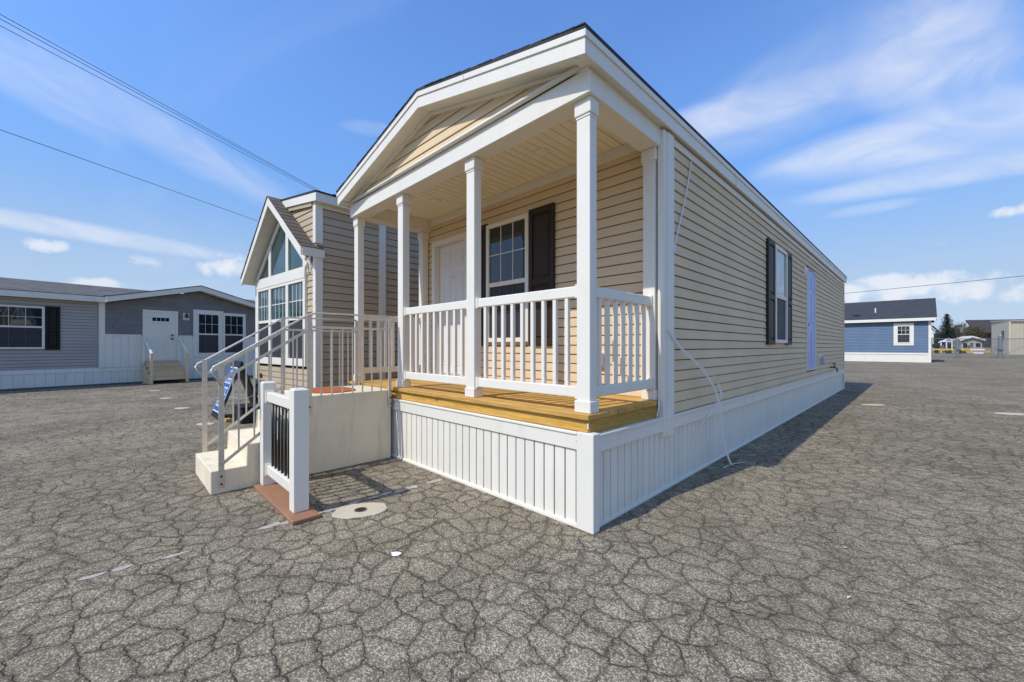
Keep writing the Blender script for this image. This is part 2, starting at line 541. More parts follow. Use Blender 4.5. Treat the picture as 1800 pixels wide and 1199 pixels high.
glass('glass_teal', (0.035, 0.075, 0.080))
glass('glass_pale', (0.34, 0.38, 0.33))
surf('lap_shade_backing', (0.045, 0.038, 0.030), 0.9, 0.1, 6, 60, 0.0, spec=0.1)  # near-black wall backing: shade in the siding laps put in as colour
surf('screen_bar', (0.105, 0.10, 0.09), 0.7, 0.1, 6, 60, 0.0)
surf('screen', (0.030, 0.030, 0.031), 0.6, 0.25, 3, 300, 0.0)
asphalt('asphalt')

# strap: thin milky plastic
_m, _N, _b = new_mat('strap')
_b.inputs['Base Color'].default_value = (0.72, 0.70, 0.66, 1)
_b.inputs['Roughness'].default_value = 0.35


# ------------------------------------------------------------------ mesh helpers
class MB:
    """collects shapes; build() links them as ONE mesh object"""
    def __init__(self, M=None):
        self.v = []
        self.f = []
        self.M = M or (lambda a, b, c: (a, b, c))

    def add(self, pts, faces):
        o = len(self.v)
        self.v += [tuple(self.M(*p)) for p in pts]
        self.f += [tuple(i + o for i in q) for q in faces]
        return self

    def box(self, a0, a1, b0, b1, c0, c1):
        p = [(a0, b0, c0), (a1, b0, c0), (a1, b1, c0), (a0, b1, c0), (a0, b0, c1), (a1, b0, c1), (a1, b1, c1), (a0, b1, c1)]
        return self.add(p, [(0, 3, 2, 1), (4, 5, 6, 7), (0, 1, 5, 4), (1, 2, 6, 5), (2, 3, 7, 6), (3, 0, 4, 7)])

    def prism(self, poly, o0, o1, axis=1):
        """polygon in two axes, extruded along the third (axis index)"""
        n = len(poly)
        pts = []
        for o in (o0, o1):
            for (a, c) in poly:
                pts.append((o, a, c) if axis == 0 else ((a, o, c) if axis == 1 else (a, c, o)))
        fs = [tuple(range(n - 1, -1, -1)), tuple(range(n, 2 * n))]
        fs += [(i, (i + 1) % n, n + (i + 1) % n, n + i) for i in range(n)]
        return self.add(pts, fs)

    def bar(self, p, q, w, h, up=(0, 0, 1)):
        """box-section bar from p to q"""
        p, q = Vector(p), Vector(q)
        d = (q - p).normalized()
        s = d.cross(Vector(up))
        if s.length < 1e-4:
            s = Vector((1, 0, 0))
        s.normalize()
        u = s.cross(d)
        pts = []
        for e in (p, q):
            for a, b in ((-1, -1), (1, -1), (1, 1), (-1, 1)):
                pts.append(tuple(e + s * (a * w / 2) + u * (b * h / 2)))
        return self.add(pts, [(0, 3, 2, 1), (4, 5, 6, 7), (0, 1, 5, 4), (1, 2, 6, 5), (2, 3, 7, 6), (3, 0, 4, 7)])

    def tube(self, pts, r, n=8, r2=None, cap=True):
        pts = [Vector(p) for p in pts]
        k = len(pts)
        ring = []
        ref = Vector((0, 0, 1))
        for i, p in enumerate(pts):
            d = (pts[min(i + 1, k - 1)] - pts[max(i - 1, 0)]).normalized()
            rf = ref if abs(d.dot(ref)) < 0.95 else Vector((1, 0, 0))
            s = d.cross(rf).normalized()
            u = s.cross(d)
            rr = r if r2 is None else r + (r2 - r) * i / (k - 1)
            ring += [tuple(p + s * (rr * math.cos(2 * math.pi * j / n)) + u * (rr * math.sin(2 * math.pi * j / n))) for j in range(n)]
        fs = [(i * n + j, i * n + (j + 1) % n, (i + 1) * n + (j + 1) % n, (i + 1) * n + j) for i in range(k - 1) for j in range(n)]
        if cap:
            fs += [tuple(range(n - 1, -1, -1)), tuple((k - 1) * n + j for j in range(n))]
        return self.add(ring, fs)

    def ribbon(self, pts, w, side, t=0.0012):
        side = Vector(side)
        P = [Vector(p) for p in pts]
        vs = []
        for i, p in enumerate(P):
            d = (P[min(i + 1, len(P) - 1)] - P[max(i - 1, 0)]).normalized()
            s = (side - d * side.dot(d)).normalized()
            nn = d.cross(s) * t
            a = s * (w / 2)
            vs += [tuple(p - a - nn), tuple(p + a - nn), tuple(p + a + nn), tuple(p - a + nn)]
        fs = [(i * 4 + j, i * 4 + (j + 1) % 4, i * 4 + 4 + (j + 1) % 4, i * 4 + 4 + j) for i in range(len(P) - 1) for j in range(4)]
        return self.add(vs, fs)

    def mesh(self, name, mat, smooth=False):
        me = bpy.data.meshes.new(name)
        me.from_pydata(self.v, [], self.f)
        bm = bmesh.new()
        bm.from_mesh(me)
        bmesh.ops.recalc_face_normals(bm, faces=bm.faces)
        bm.to_mesh(me)
        bm.free()
        if smooth:
            me.polygons.foreach_set('use_smooth', [True] * len(me.polygons))
        me.materials.append(MATS[mat])
        return me

    def build(self, name, mat, parent=None, bevel=0.0, smooth=False, seg=1):
        o = bpy.data.objects.new(name, self.mesh(name, mat, smooth))
        COL.objects.link(o)
        if parent is not None:
            o.parent = parent
        if bevel:
            md = o.modifiers.new('bevel', 'BEVEL')
            md.width = bevel
            md.segments = seg
            md.limit_method = 'ANGLE'
            md.angle_limit = RAD(40)
        return o


def tag(o, label=None, cat=None, group=None, kind=None):
    if label:
        o['label'] = label
    if cat:
        o['category'] = cat
    if group:
        o['group'] = group
    if kind:
        o['kind'] = kind
    return o


def thing(name, label, cat, loc=(0, 0, 0), rz=0.0, group=None):
    o = bpy.data.objects.new(name, None)
    o.empty_display_size = 0.2
    COL.objects.link(o)
    o.location = loc
    o.rotation_euler = (0, 0, rz)
    return tag(o, label, cat, group)


def copies(src, locs, parent):
    """further copies of a piece, sharing its mesh"""
    for l in locs:
        c = src.copy()
        COL.objects.link(c)
        c.parent = parent
        c.location = l


def FR(y0):                      # wall facing -Y in local space: (u, out, z)
    return lambda u, o, z: (u, y0 - o, z)


def SD(x0):                      # wall facing +X in local space
    return lambda u, o, z: (x0 + o, u, z)


def courses(parent, M, z0, z1, pitch, spans, mat, lip=0.012, cuts=(), gap=0.0095, name='siding_course'):
    """lapped siding: every course is a piece of its own"""
    n = int(round((z1 - z0) / pitch))
    for k in range(n):
        a, b = z0 + k * pitch, z0 + (k + 1) * pitch
        segs = [spans] if not callable(spans) else [spans(a, b)]
        segs = [(s if len(s) == 4 else (s[0], s[0], s[1], s[1])) for s in segs if s]
        for (c0, c1, cz0, cz1) in cuts:
            if b > cz0 + 0.02 and a < cz1 - 0.02:
                ns = []
                for s in segs:
                    if c1 <= s[0] or c0 >= s[2]:
                        ns.append(s)
                        continue
                    if c0 > s[0]:
                        ns.append((s[0], s[1], c0, c0))
                    if c1 < s[2]:
                        ns.append((c1, c1, s[2], s[3]))
                segs = ns
        j = random.uniform(-0.0012, 0.0012)
        for (l0, l1, r0, r1) in segs:
            mb = MB(M)
            prof = [(-0.018, a), (lip + j, a), (lip + j + 0.001, a + 0.007), (lip * 0.62, a + pitch * 0.55), (0.0025, b - gap), (-0.018, b - gap)]
            pts = []
            for (lb, lt) in ((l0, l1), (r0, r1)):
                for (o, z) in prof:
                    t = (z - a) / pitch
                    pts.append((lb + (lt - lb) * t, o, z))
            m = len(prof)
            mb.add(pts, [tuple(range(m)), tuple(range(2 * m - 1, m - 1, -1))] +
                   [(i, m + i, m + (i + 1) % m, (i + 1) % m) for i in range(m)])
            mb.build(name, mat, parent)


def window(root, M, u0, u1, z0, z1, zm, cols=3, rows=2, fw=0.055, out=0.045, lowgrid=True, up='glass', low='screen',
           frame='white', casing=0.0, g=0.011):
    """double-hung window: frame with upper and lower sash, panes, muntins"""
    f = MB(M)
    if casing:
        f.box(u0 - casing, u1 + casing, 0.0, out * 0.75, z1, z1 + casing)
        f.box(u0 - casing, u1 + casing, 0.0, out * 0.75, z0 - casing, z0)
        f.box(u0 - casing, u0, 0.0, out * 0.75, z0, z1)
        f.box(u1, u1 + casing, 0.0, out * 0.75, z0, z1)
    f.box(u0, u0 + fw, 0.0, out, z0, z1)
    f.box(u1 - fw, u1, 0.0, out, z0, z1)
    f.box(u0 + fw, u1 - fw, 0.0, out, z1 - fw, z1)
    f.box(u0 + fw, u1 - fw, 0.0, out + 0.008, z0, z0 + fw)
    w = f.build('window', frame, root, 0.004)
    MB(M).box(u0 + fw, u1 - fw, 0.0, out - 0.008, zm - 0.028, zm + 0.028).build('meeting_rail', frame, w, 0.003)
    a, b = u0 + fw, u1 - fw
    MB(M).box(a, b, 0.0, out - 0.022, zm + 0.028, z1 - fw).build('pane', up, w)
    MB(M).box(a, b, 0.0, out - 0.026, z0 + fw, zm - 0.028).build('pane', low, w)
    for (s0, s1, on) in ((zm + 0.028, z1 - fw, True), (z0 + fw, zm - 0.028, lowgrid)):
        if not on:
            continue
        for i in range(1, cols):
            c = a + (b - a) * i / cols
            MB(M).box(c - g / 2, c + g / 2, 0.0, out - 0.016, s0, s1).build('muntin', frame if s0 >= zm else 'screen_bar', w)
        for i in range(1, rows):
            c = s0 + (s1 - s0) * i / rows
            MB(M).box(a, b, 0.0, out - 0.0175, c - g / 2, c + g / 2).build('muntin', frame if s0 >= zm else 'screen_bar', w)
    return w


def shutter(root, M, u0, u1, z0, z1, mat='shutter_brown', out=0.035):
    st = 0.055
    zm = z0 + (z1 - z0) * 0.46
    f = MB(M)
    f.box(u0, u0 + st, 0, out, z0, z1)
    f.box(u1 - st, u1, 0, out, z0, z1)
    for a, b in ((z0, z0 + 0.075), (zm - 0.04, zm + 0.04), (z1 - 0.075, z1)):
        f.box(u0 + st, u1 - st, 0, out - 0.001, a, b)
    f.box(u0 + st, u1 - st, 0, out * 0.5, z0 + 0.075, zm - 0.04)
    f.box(u0 + st, u1 - st, 0, out * 0.5, zm + 0.04, z1 - 0.075)
    s = f.build('shutter', mat, root, 0.003)
    for a, b in ((z0 + 0.075, zm - 0.04), (zm + 0.04, z1 - 0.075)):
        MB(M).box(u0 + st + 0.02, u1 - st - 0.02, 0.0, out * 0.86, a + 0.022, b - 0.022).build('panel', mat, s, 0.012)
    return s


def frame4(mb, u0, u1, z0, z1, w, o0, o1):
    """casing on three sides and a sill"""
    mb.box(u0 - w, u0, o0, o1, z0, z1)
    mb.box(u1, u1 + w, o0, o1, z0, z1)
    mb.box(u0 - w, u1 + w, o0, o1, z1, z1 + w)


def irregular(cx, cy, rx, ry, ang, n, jit):
    pts = []
    for i in range(n):
        a = 2 * math.pi * i / n
        e = 0.82
        ca, sa = math.cos(a), math.sin(a)
        x = rx * math.copysign(abs(ca) ** e, ca) * (1 + random.uniform(-jit, jit))
        y = ry * math.copysign(abs(sa) ** e, sa) * (1 + random.uniform(-jit, jit))
        pts.append((cx + x * math.cos(ang) - y * math.sin(ang), cy + x * math.sin(ang) + y * math.cos(ang)))
    return pts


# ------------------------------------------------------------------ ground
def grounds():
    g = MB().add([(-2500, -2500, 0), (2500, -2500, 0), (2500, 2500, 0), (-2500, 2500, 0)], [(0, 1, 2, 3)])
    tag(g.build('asphalt_ground', 'asphalt'), kind='structure')
    # worn parking stripe: broken flakes of paint
    p = MB()
    rs = random.Random(3)
    y = -4.2
    while y < 1.0:
        L = rs.uniform(0.05, 0.24)
        dens = 0.8 if -1.4 < y < -0.55 else (0.62 if -2.7 < y < -1.4 else 0.35)
        if rs.random() < dens:
            xc = -1.71 + rs.uniform(-0.012, 0.012)
            w = rs.uniform(0.018, 0.05)
            off = rs.uniform(-0.02, 0.02)
            n = rs.randint(7, 10)
            poly = [(xc + off + w * math.cos(2 * math.pi * i / n) * rs.uniform(0.6, 1.2),
                     y + L / 2 + L / 2 * math.sin(2 * math.pi * i / n) * rs.uniform(0.7, 1.15)) for i in range(n)]
            zz = 0.003 + 0.00008 * (len(p.f) % 25)
            p.add([(a, b, zz) for a, b in poly], [tuple(range(n))])
        y += L * rs.uniform(0.55, 1.0)
    tag(p.build('parking_line', 'paint'), kind='structure')


grounds()

# ------------------------------------------------------------------ the tan home with the porch
WL, WR, YF, YE = -4.04, 0.0, 0.0, 13.85           # outer faces of the home
PW = 1.23                                         # porch back wall
ZD = 0.84                                         # deck surface
RX = (WL + WR) / 2                                # ridge
EO, FO = 0.065, 0.15                              # eave and front overhangs
RSL = 0.2403


def roof_z(x):
    return 3.976 - RSL * abs(x - RX)


def main_home():
    H = thing('manufactured_home', 'tan vinyl-sided home with white front porch and brown shutters', 'house')
    F0, S0 = FR(0.0), SD(0.0)
    PB = FR(PW)

    # ---- skirting: front and side, every plank a piece
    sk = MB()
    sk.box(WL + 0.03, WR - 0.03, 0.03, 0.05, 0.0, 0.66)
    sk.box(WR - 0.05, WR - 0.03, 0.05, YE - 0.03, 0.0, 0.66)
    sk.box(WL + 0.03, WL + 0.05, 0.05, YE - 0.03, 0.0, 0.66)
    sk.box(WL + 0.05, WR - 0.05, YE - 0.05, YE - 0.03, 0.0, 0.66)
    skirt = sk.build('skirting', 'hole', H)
    pitch = 0.1041
    plank = MB(FR(0.0)).prism([(0.0, -0.030), (0.0, -0.016), (0.003, -0.0125), (pitch - 0.0135, -0.0125), (pitch - 0.0105, -0.016), (pitch - 0.0105, -0.030)], 0.02, 0.58, 2)
    pl = plank.build('plank', 'skirt_white', skirt)
    x0 = -0.122 - pitch
    pl.location = (x0, 0, 0)
    copies(pl, [(x0 - i * pitch, 0, 0) for i in range(1, 36)], skirt)
    plank = MB(SD(0.0)).prism([(0.0, -0.030), (0.0, -0.016), (0.003, -0.0125), (pitch - 0.0135, -0.0125), (pitch - 0.0105, -0.016), (pitch - 0.0105, -0.030)], 0.02, 0.58, 2)
    pl = plank.build('plank', 'skirt_white', skirt)
    pl.location = (0, 0.10, 0)
    copies(pl, [(0, 0.10 + i * pitch, 0) for i in range(1, 131)], skirt)
    # trim of the skirting
    MB().box(WL + 0.1, -0.105, -0.004, 0.028, 0.572, 0.700).build('top_trim', 'skirt_white', skirt, 0.004)
    MB().box(WL + 0.1, -0.105, -0.014, 0.02, 0.683, 0.704).build('top_trim', 'skirt_white', skirt, 0.004)
    MB().box(WL + 0.1, -0.105, -0.004, 0.028, 0.0, 0.027).build('bottom_trim', 'skirt_white', skirt, 0.003)
    def sloped(x0, x1, za0, za1, zb0, zb1):
        y0, y1 = 0.076, YE - 0.076
        return MB().add([(x1, y0, za0), (x1, y1, zb0), (x1, y1, zb1), (x1, y0, za1), (x0, y0, za0), (x0, y1, zb0), (x0, y1, zb1), (x0, y0, za1)],
                        [(0, 1, 2, 3), (7, 6, 5, 4), (0, 4, 5, 1), (1, 5, 6, 2), (2, 6, 7, 3), (3, 7, 4, 0)])
    sloped(-0.028, 0.021, 0.560, 0.690, 0.497, 0.622).build('top_trim', 'skirt_white', skirt, 0.004)
    sloped(0.0215, 0.033, 0.668, 0.694, 0.600, 0.626).build('top_trim', 'skirt_white', skirt, 0.004)
    MB().box(-0.028, 0.004, 0.07, YE - 0.06, 0.0, 0.024).build('bottom_trim', 'skirt_white', skirt, 0.003)
    MB().box(-0.112, 0.036, -0.008, 0.075, 0.0, 0.705).build('corner_board', 'skirt_white', skirt, 0.004)
    MB().box(-0.06, 0.028, YE - 0.075, YE, 0.0, 0.63).build('corner_board', 'skirt_white', skirt, 0.004)
    MB().box(WL - 0.008, WL + 0.11, -0.008, 0.075, 0.0, 0.705).build('corner_board', 'skirt_white', skirt, 0.004)
    for (x, z) in ((-0.10 - 0.012, 0.64), (-0.10 - 0.012, 0.30)):
        MB().tube([(x + 0.003, -0.012, z), (x + 0.003, -0.004, z)], 0.004, 8).build('screw', 'grey_box', skirt)

    # ---- deck: rim joists, boards
    deck = MB().box(WL + 0.09, WR - 0.09, 0.09, PW - 0.02, 0.72, 0.74).build('deck', 'rim_wood', H)
    MB().box(WL + 0.02, -0.03, 0.018, 0.056, 0.706, 0.7995).build('rim_board', 'rim_wood', deck, 0.004)
    MB().box(-0.068, -0.0295, 0.0575, PW - 0.108, 0.676, 0.7995).build('rim_board', 'rim_wood_y', deck, 0.004)
    MB().box(WL + 0.03, WL + 0.068, 0.0575, PW - 0.03, 0.6985, 0.7995).build('rim_board', 'rim_wood_y', deck, 0.004)
    bw = (PW - 0.03 + 0.012) / 9.0
    for i in range(9):
        y0 = -0.012 + i * bw
        MB().box(WL - 0.005, -0.004 - (0.03 if i > 7 else 0), y0, y0 + bw - 0.006, 0.80 + random.uniform(-0.0008, 0.0), ZD + random.uniform(-0.0015, 0.0005)
                 ).build('deck_board', 'deck_wood', deck, 0.004)
    MB().box(-0.0285, -0.0205, 0.012, 0.0165, 0.735, 0.775).build('price_tag', 'paper', deck)

    # ---- porch posts with base blocks and capitals
    def post(x, y, w, d, top, name='porch_post'):
        p = MB().box(x - w / 2, x + w / 2, y, y + d, ZD + 0.02, top).build(name, 'white', H, 0.006, seg=2)
        MB().box(x - w / 2 - 0.012, x + w / 2 + 0.012, y - 0.012, y + d + 0.012, ZD, ZD + 0.088).build('base_block', 'white', p, 0.005, seg=2)
        MB().box(x - w / 2 - 0.013, x + w / 2 + 0.013, y - 0.013, y + d + 0.013, top - 0.115, top).build('capital', 'white', p, 0.008, seg=2)
        MB().box(x - w / 2 - 0.005, x + w / 2 + 0.005, y - 0.005, y + d + 0.005, top - 0.135, top - 0.115).build('capital', 'white', p, 0.004)
        return p
    ZB = 3.15
    PX = [-0.092, -1.408, -2.735, -3.96]
    for x in PX:
        post(x, 0.05, 0.118, 0.092, ZB)
    post(-0.105, PW - 0.125, 0.118, 0.105, ZB)
    post(-3.96, PW - 0.125, 0.118, 0.105, ZB)

    # ---- beams
    MB().box(WL, WR, 0.0, 0.19, ZB, 3.325).build('porch_beam', 'white', H, 0.004)
    MB().box(WR - 0.19, WR - 0.001, 0.1905, PW - 0.10, ZB + 0.001, 3.362).build('porch_beam', 'white', H, 0.004)
    MB().box(WL + 0.001, WL + 0.19, 0.1905, PW - 0.0005, ZB + 0.001, 3.362).build('porch_beam', 'white', H, 0.004)
    MB().tube([(WL + 0.01, -0.022, 3.345), (WR - 0.02, -0.022, 3.345)], 0.021, 10).build('beam_cap', 'white', H, smooth=True)

    # ---- porch ceiling
    MB().box(WL + 0.191, WR - 0.191, 0.12, 0.1895, 3.3255, 3.362).build('beam_filler', 'white', H)
    cl = MB().box(WL + 0.191, WR - 0.191, 0.1905, PW, 3.352, 3.372).build('porch_ceiling', 'cream', H)
    cw = 0.1035
    n = int((WR - WL - 0.38) / cw)
    for i in range(n):
        xa = WL + 0.191 + i * cw
        g = 0.009 if i % 3 == 0 else 0.0035
        MB().prism([(xa + g, 3.352), (xa + g + 0.003, 3.338), (xa + cw - 0.003, 3.338), (xa + cw, 3.352)], 0.1905, PW - 0.002, 1
                   ).build('ceiling_plank', 'cream', cl)
    for (x, y) in ((-1.088, 0.734), (-3.05, 0.759)):
        lt = MB().tube([(x, y, 3.338), (x, y, 3.330)], 0.085, 24).build('ceiling_light', 'white', H, smooth=False)
        MB().tube([(x, y, 3.3302), (x, y, 3.3275)], 0.062, 20).build('diffuser', 'cream', lt)

    # ---- porch back wall
    du0, du1, dz0, dz1 = -3.72, -2.97, 0.925, 2.90
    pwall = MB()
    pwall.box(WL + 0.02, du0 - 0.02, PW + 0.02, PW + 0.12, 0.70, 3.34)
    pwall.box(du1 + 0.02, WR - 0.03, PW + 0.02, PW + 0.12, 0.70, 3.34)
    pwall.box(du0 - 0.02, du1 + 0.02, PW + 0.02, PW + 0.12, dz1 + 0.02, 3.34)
    pwall = pwall.build('porch_wall', 'lap_shade_backing', H)
    courses(pwall, PB, ZD, ZD + 0.1016 * 24, 0.1016, (WL + 0.02, -0.10), 'tan_x',
            cuts=[(du0 - 0.075, du1 + 0.075, 0.0, dz1 + 0.07)])
    MB(PB).box(WL + 0.19, -0.19, 0.001, 0.03, 3.235, 3.337).build('frieze', 'white', pwall, 0.004)
    # entry door
    d = MB(PB)
    frame4(d, du0, du1, ZD + 0.02, dz1, 0.075, 0.0, 0.030)
    d.box(du0 - 0.018, du0, -0.11, -0.0005, ZD + 0.02, dz1 + 0.018)
    d.box(du1, du1 + 0.018, -0.11, -0.0005, ZD + 0.02, dz1 + 0.018)
    d.box(du0, du1, -0.11, -0.0005, dz1, dz1 + 0.018)
    fr = d.build('front_door', 'white', H, 0.004)
    MB(PB).box(du0, du1, -0.09, 0.028, ZD + 0.005, dz0 - 0.012).build('threshold', 'grey_box', fr, 0.004)
    MB(PB).box(du0 + 0.004, du1 - 0.004, -0.10, -0.065, dz0 - 0.01, dz1 - 0.004).build('slab', 'door_white', fr, 0.003)
    w = (du1 - du0)
    for (za, zb) in ((dz0 + 0.12, dz0 + 0.78), (dz0 + 0.90, dz0 + 1.52), (dz0 + 1.63, dz0 + 1.86)):
        for k in (0, 1):
            ua = du0 + 0.105 + k * (w - 0.105) * 0.5 - (0.01 if k else 0)
            ub = ua + (w - 0.33) / 2
            ring = MB(PB)
            ring.box(ua, ub, -0.066, -0.058, za, za + 0.018)
            ring.box(ua, ub, -0.066, -0.058, zb - 0.018, zb)
            ring.box(ua, ua + 0.018, -0.066, -0.058, za + 0.018, zb - 0.018)
            ring.box(ub - 0.018, ub, -0.066, -0.058, za + 0.018, zb - 0.018)
            ring.box(ua + 0.04, ub - 0.04, -0.066, -0.060, za + 0.04, zb - 0.04)
            ring.build('door_panel', 'door_white', fr, 0.004)
    MB(PB).tube([((du0 + du1) / 2, -0.066, dz0 + 1.45), ((du0 + du1) / 2, -0.058, dz0 + 1.45)], 0.009, 10).build('peephole', 'lamp_black', fr)
    kn = MB(PB)
    kn.tube([(du1 - 0.07, -0.066, dz0 + 0.93), (du1 - 0.07, -0.03, dz0 + 0.93)], 0.014, 10)
    kn.tube([(du1 - 0.07, -0.03, dz0 + 0.93), (du1 - 0.07, -0.005, dz0 + 0.93)], 0.03, 14)
    kn.build('door_knob', 'galvanised', fr, smooth=False)
    # porch window with shutters
    OP = FR(PW - 0.012)
    window(H, OP, -2.462, -1.690, 1.385, 2.955, 2.145)
    shutter(H, OP, -1.686, -1.30, 1.345, 2.985)
    shutter(H, OP, -2.852, -2.466, 1.345, 2.985)
    ob = MB(OP).box(-0.755, -0.60, 0.0, 0.018, 1.105, 1.285).build('outlet_box', 'white', H, 0.004)
    MB(OP).box(-0.735, -0.64, 0.018, 0.055, 1.125, 1.262).build('cover', 'grey_box', ob, 0.006)

    # ---- long side wall
    ddu0, ddu1, ddz0, ddz1 = 7.90, 8.83, 0.84, 2.96
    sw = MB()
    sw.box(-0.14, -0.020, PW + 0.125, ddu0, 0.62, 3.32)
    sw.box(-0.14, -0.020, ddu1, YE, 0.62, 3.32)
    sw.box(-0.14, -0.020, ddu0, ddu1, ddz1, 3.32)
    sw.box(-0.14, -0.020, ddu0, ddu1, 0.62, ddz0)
    sw = sw.build('side_wall', 'lap_shade_backing', H)
    courses(sw, S0, 3.235 - 0.1016 * 26, 3.235, 0.1016, (1.30, YE), 'tan_y', cuts=[(ddu0 - 0.03, ddu1 + 0.03, ddz0 - 0.02, ddz1 + 0.02)])
    MB(S0).box(1.33, YE, 0.0, 0.020, 3.235, 3.302).build('frieze', 'white', sw, 0.003)
    # the white corner strip beside the porch reaches over the skirting trim
    MB().box(-0.03, 0.030, PW - 0.105, PW - 0.035, 0.505, 3.299).build('corner_board', 'white', H, 0.005)
    MB().box(-0.03, 0.040, PW - 0.033, 1.331, 0.505, 3.299).build('corner_board', 'white', H, 0.008, seg=2)
    MB(S0).box(YE - 0.085, YE + 0.004, -0.03, 0.024, 0.62, 3.299).build('corner_board', 'tan_y', H, 0.005)
    # far walls
    MB().box(WL, WL + 0.1, PW + 0.02, YE, 0.62, 3.32).build('side_wall', 'tan_y', H)
    MB().prism([(WL + 0.1, 0.62), (-0.141, 0.62), (-0.141, roof_z(-0.141) - 0.03), (RX, roof_z(RX) - 0.03), (WL + 0.1, roof_z(WL + 0.1) - 0.03)], YE - 0.1, YE - 0.001, 1).build('end_wall', 'tan_x', H)
    # side window and shutters
    OS = SD(0.012)
    window(H, OS, 5.10, 5.90, 1.385, 2.955, 2.145, cols=1, rows=1, up='glass_pale')
    shutter(H, OS, 4.685, 5.085, 1.36, 2.985)
    shutter(H, OS, 5.915, 6.305, 1.36, 2.985)
    # side door set back in its opening
    d = MB(S0)
    d.box(ddu0 - 0.028, ddu0, -0.11, 0.028, ddz0 - 0.02, ddz1 + 0.02)
    d.box(ddu1, ddu1 + 0.028, -0.11, 0.028, ddz0 - 0.02, ddz1 + 0.02)
    d.box(ddu0, ddu1, -0.11, 0.028, ddz1, ddz1 + 0.02)
    d.box(ddu0, ddu1, -0.11, 0.034, ddz0 - 0.02, ddz0)
    sd_ = d.build('side_door', 'white', H, 0.003)
    MB(S0).box(ddu0 + 0.002, ddu1 - 0.002, -0.105, 0.004, ddz0 + 0.001, ddz1 - 0.002).build('slab', 'film_blue', sd_)
    for (za, zb) in ((ddz0 + 0.15, ddz0 + 0.85), (ddz0 + 1.0, ddz0 + 1.62), (ddz0 + 1.73, ddz0 + 1.98)):
        for ua in (ddu0 + 0.12, ddu0 + 0.50):
            MB(S0).box(ua, ua + 0.30, 0.0042, 0.012, za, zb).build('door_panel', 'film_blue', sd_, 0.007)
    MB(S0).tube([(ddu0 + 0.06, 0.0042, ddz0 + 0.95), (ddu0 + 0.06, 0.055, ddz0 + 0.95)], 0.026, 12).build('door_knob', 'galvanised', sd_)
    # porch lamp block, meter box, hose tap on the side wall
    lb = MB(S0).box(7.60, 7.76, 0.0, 0.03, 2.78, 2.96).build('lamp_block', 'white', H, 0.006)
    MB(S0).tube([(7.68, 0.03, 2.87), (7.68, 0.055, 2.87)], 0.045, 14).build('lamp_plate', 'white', lb)
    mt = MB(S0).box(9.35, 9.62, 0.0, 0.02, 0.86, 1.13).build('outlet_box', 'white', H, 0.004)
    MB(S0).box(9.40, 9.57, 0.02, 0.10, 0.89, 1.08).build('cover', 'grey_box', mt, 0.01)
    tp = MB(S0)
    tp.tube([(11.1, 0.0, 0.78), (11.1, 0.11, 0.78), (11.1, 0.15, 0.74), (11.1, 0.15, 0.66)], 0.018, 8)
    tp.tube([(11.1, 0.09, 0.78), (11.1, 0.09, 0.87)], 0.011, 8)
    t = tp.build('hose_tap', 'rust', H)
    MB(S0).tube([(11.1, 0.09, 0.865), (11.1, 0.09, 0.885)], 0.045, 10).build('handle', 'lamp_black', t)
    # joint in the skirting trim
    MB().box(0.0215, 0.0245, 3.98, 4.02, 0.548, 0.648).build('trim_joint', 'skirt_white', skirt, 0.001)

    # ---- porch railings
    def railing(p0, p1, nb, skip=()):
        p0, p1 = Vector(p0), Vector(p1)
        dirn = (p1 - p0).normalized()
        up = Vector((0, 0, 1))
        r = MB().bar(p0 + up * 1.745, p1 + up * 1.745, 0.045, 0.085).build('porch_railing', 'white', H, 0.008, seg=2)
        MB().bar(p0 + up * 0.985, p1 + up * 0.985, 0.045, 0.085).build('bottom_rail', 'white', r, 0.008, seg=2)
        for e, sgn in ((p0, 1), (p1, -1)):
            for z, hh in ((1.745, 0.104), (0.985, 0.104)):
                c = e + up * z
                MB().bar(c + dirn * (sgn * 0.0005), c + dirn * (sgn * 0.03), 0.062, hh).build('bracket', 'white', r, 0.004)
        L = (p1 - p0).length
        for i in range(nb):
            q = p0 + dirn * (L * (i + 1) / (nb + 1) - 0.0)
            MB().bar(q + up * 1.027, q + up * 1.703, 0.034, 0.034, up=(0, 1, 0)).build('baluster', 'white', r, 0.003)
        return r
    yr = 0.096
    railing((PX[1] + 0.059, yr, 0), (PX[0] - 0.059, yr, 0), 9)
    railing((PX[2] + 0.059, yr, 0), (PX[1] - 0.059, yr, 0), 9)
    railing((-0.095, 0.142, 0), (-0.095, PW - 0.125, 0), 7)
    railing((-3.96, 0.142, 0), (-3.96, PW - 0.125, 0), 7)

    # ---- gable wall above the beam
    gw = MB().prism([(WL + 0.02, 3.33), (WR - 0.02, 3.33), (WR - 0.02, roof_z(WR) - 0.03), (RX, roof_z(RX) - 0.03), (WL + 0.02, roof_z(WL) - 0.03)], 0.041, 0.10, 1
                    ).build('gable_wall', 'lap_shade_backing', H)

    def span(a, b):
        zb = 0.165
        xl = lambda z: RX - max((3.976 - zb - z) / RSL, 0.0)
        l0, l1 = max(xl(a), WL + 0.03), max(xl(b), WL + 0.03)
        if l0 > RX - 0.02:
            return None
        return (l0, min(l1, RX), 2 * RX - l0, max(2 * RX - l1, RX))
    courses(gw, FR(0.02), 3.352, 3.352 + 0.1016 * 5, 0.1016, span, 'tan_x')
    # ---- roof, fascia boards, soffits
    def slope(mb, xa, xb, y0, y1, t0, t1):
        """slab under/over the roof line between offsets t0 < t1"""
        for (a, b) in ((xa, RX), (RX, xb)):
            mb.prism([(a, roof_z(a) + t0), (b, roof_z(b) + t0), (b, roof_z(b) + t1), (a, roof_z(a) + t1)], y0, y1, 1)
        return mb
    xl, xr, yf, yb = WL - EO, WR + EO, -FO, YE + 0.10
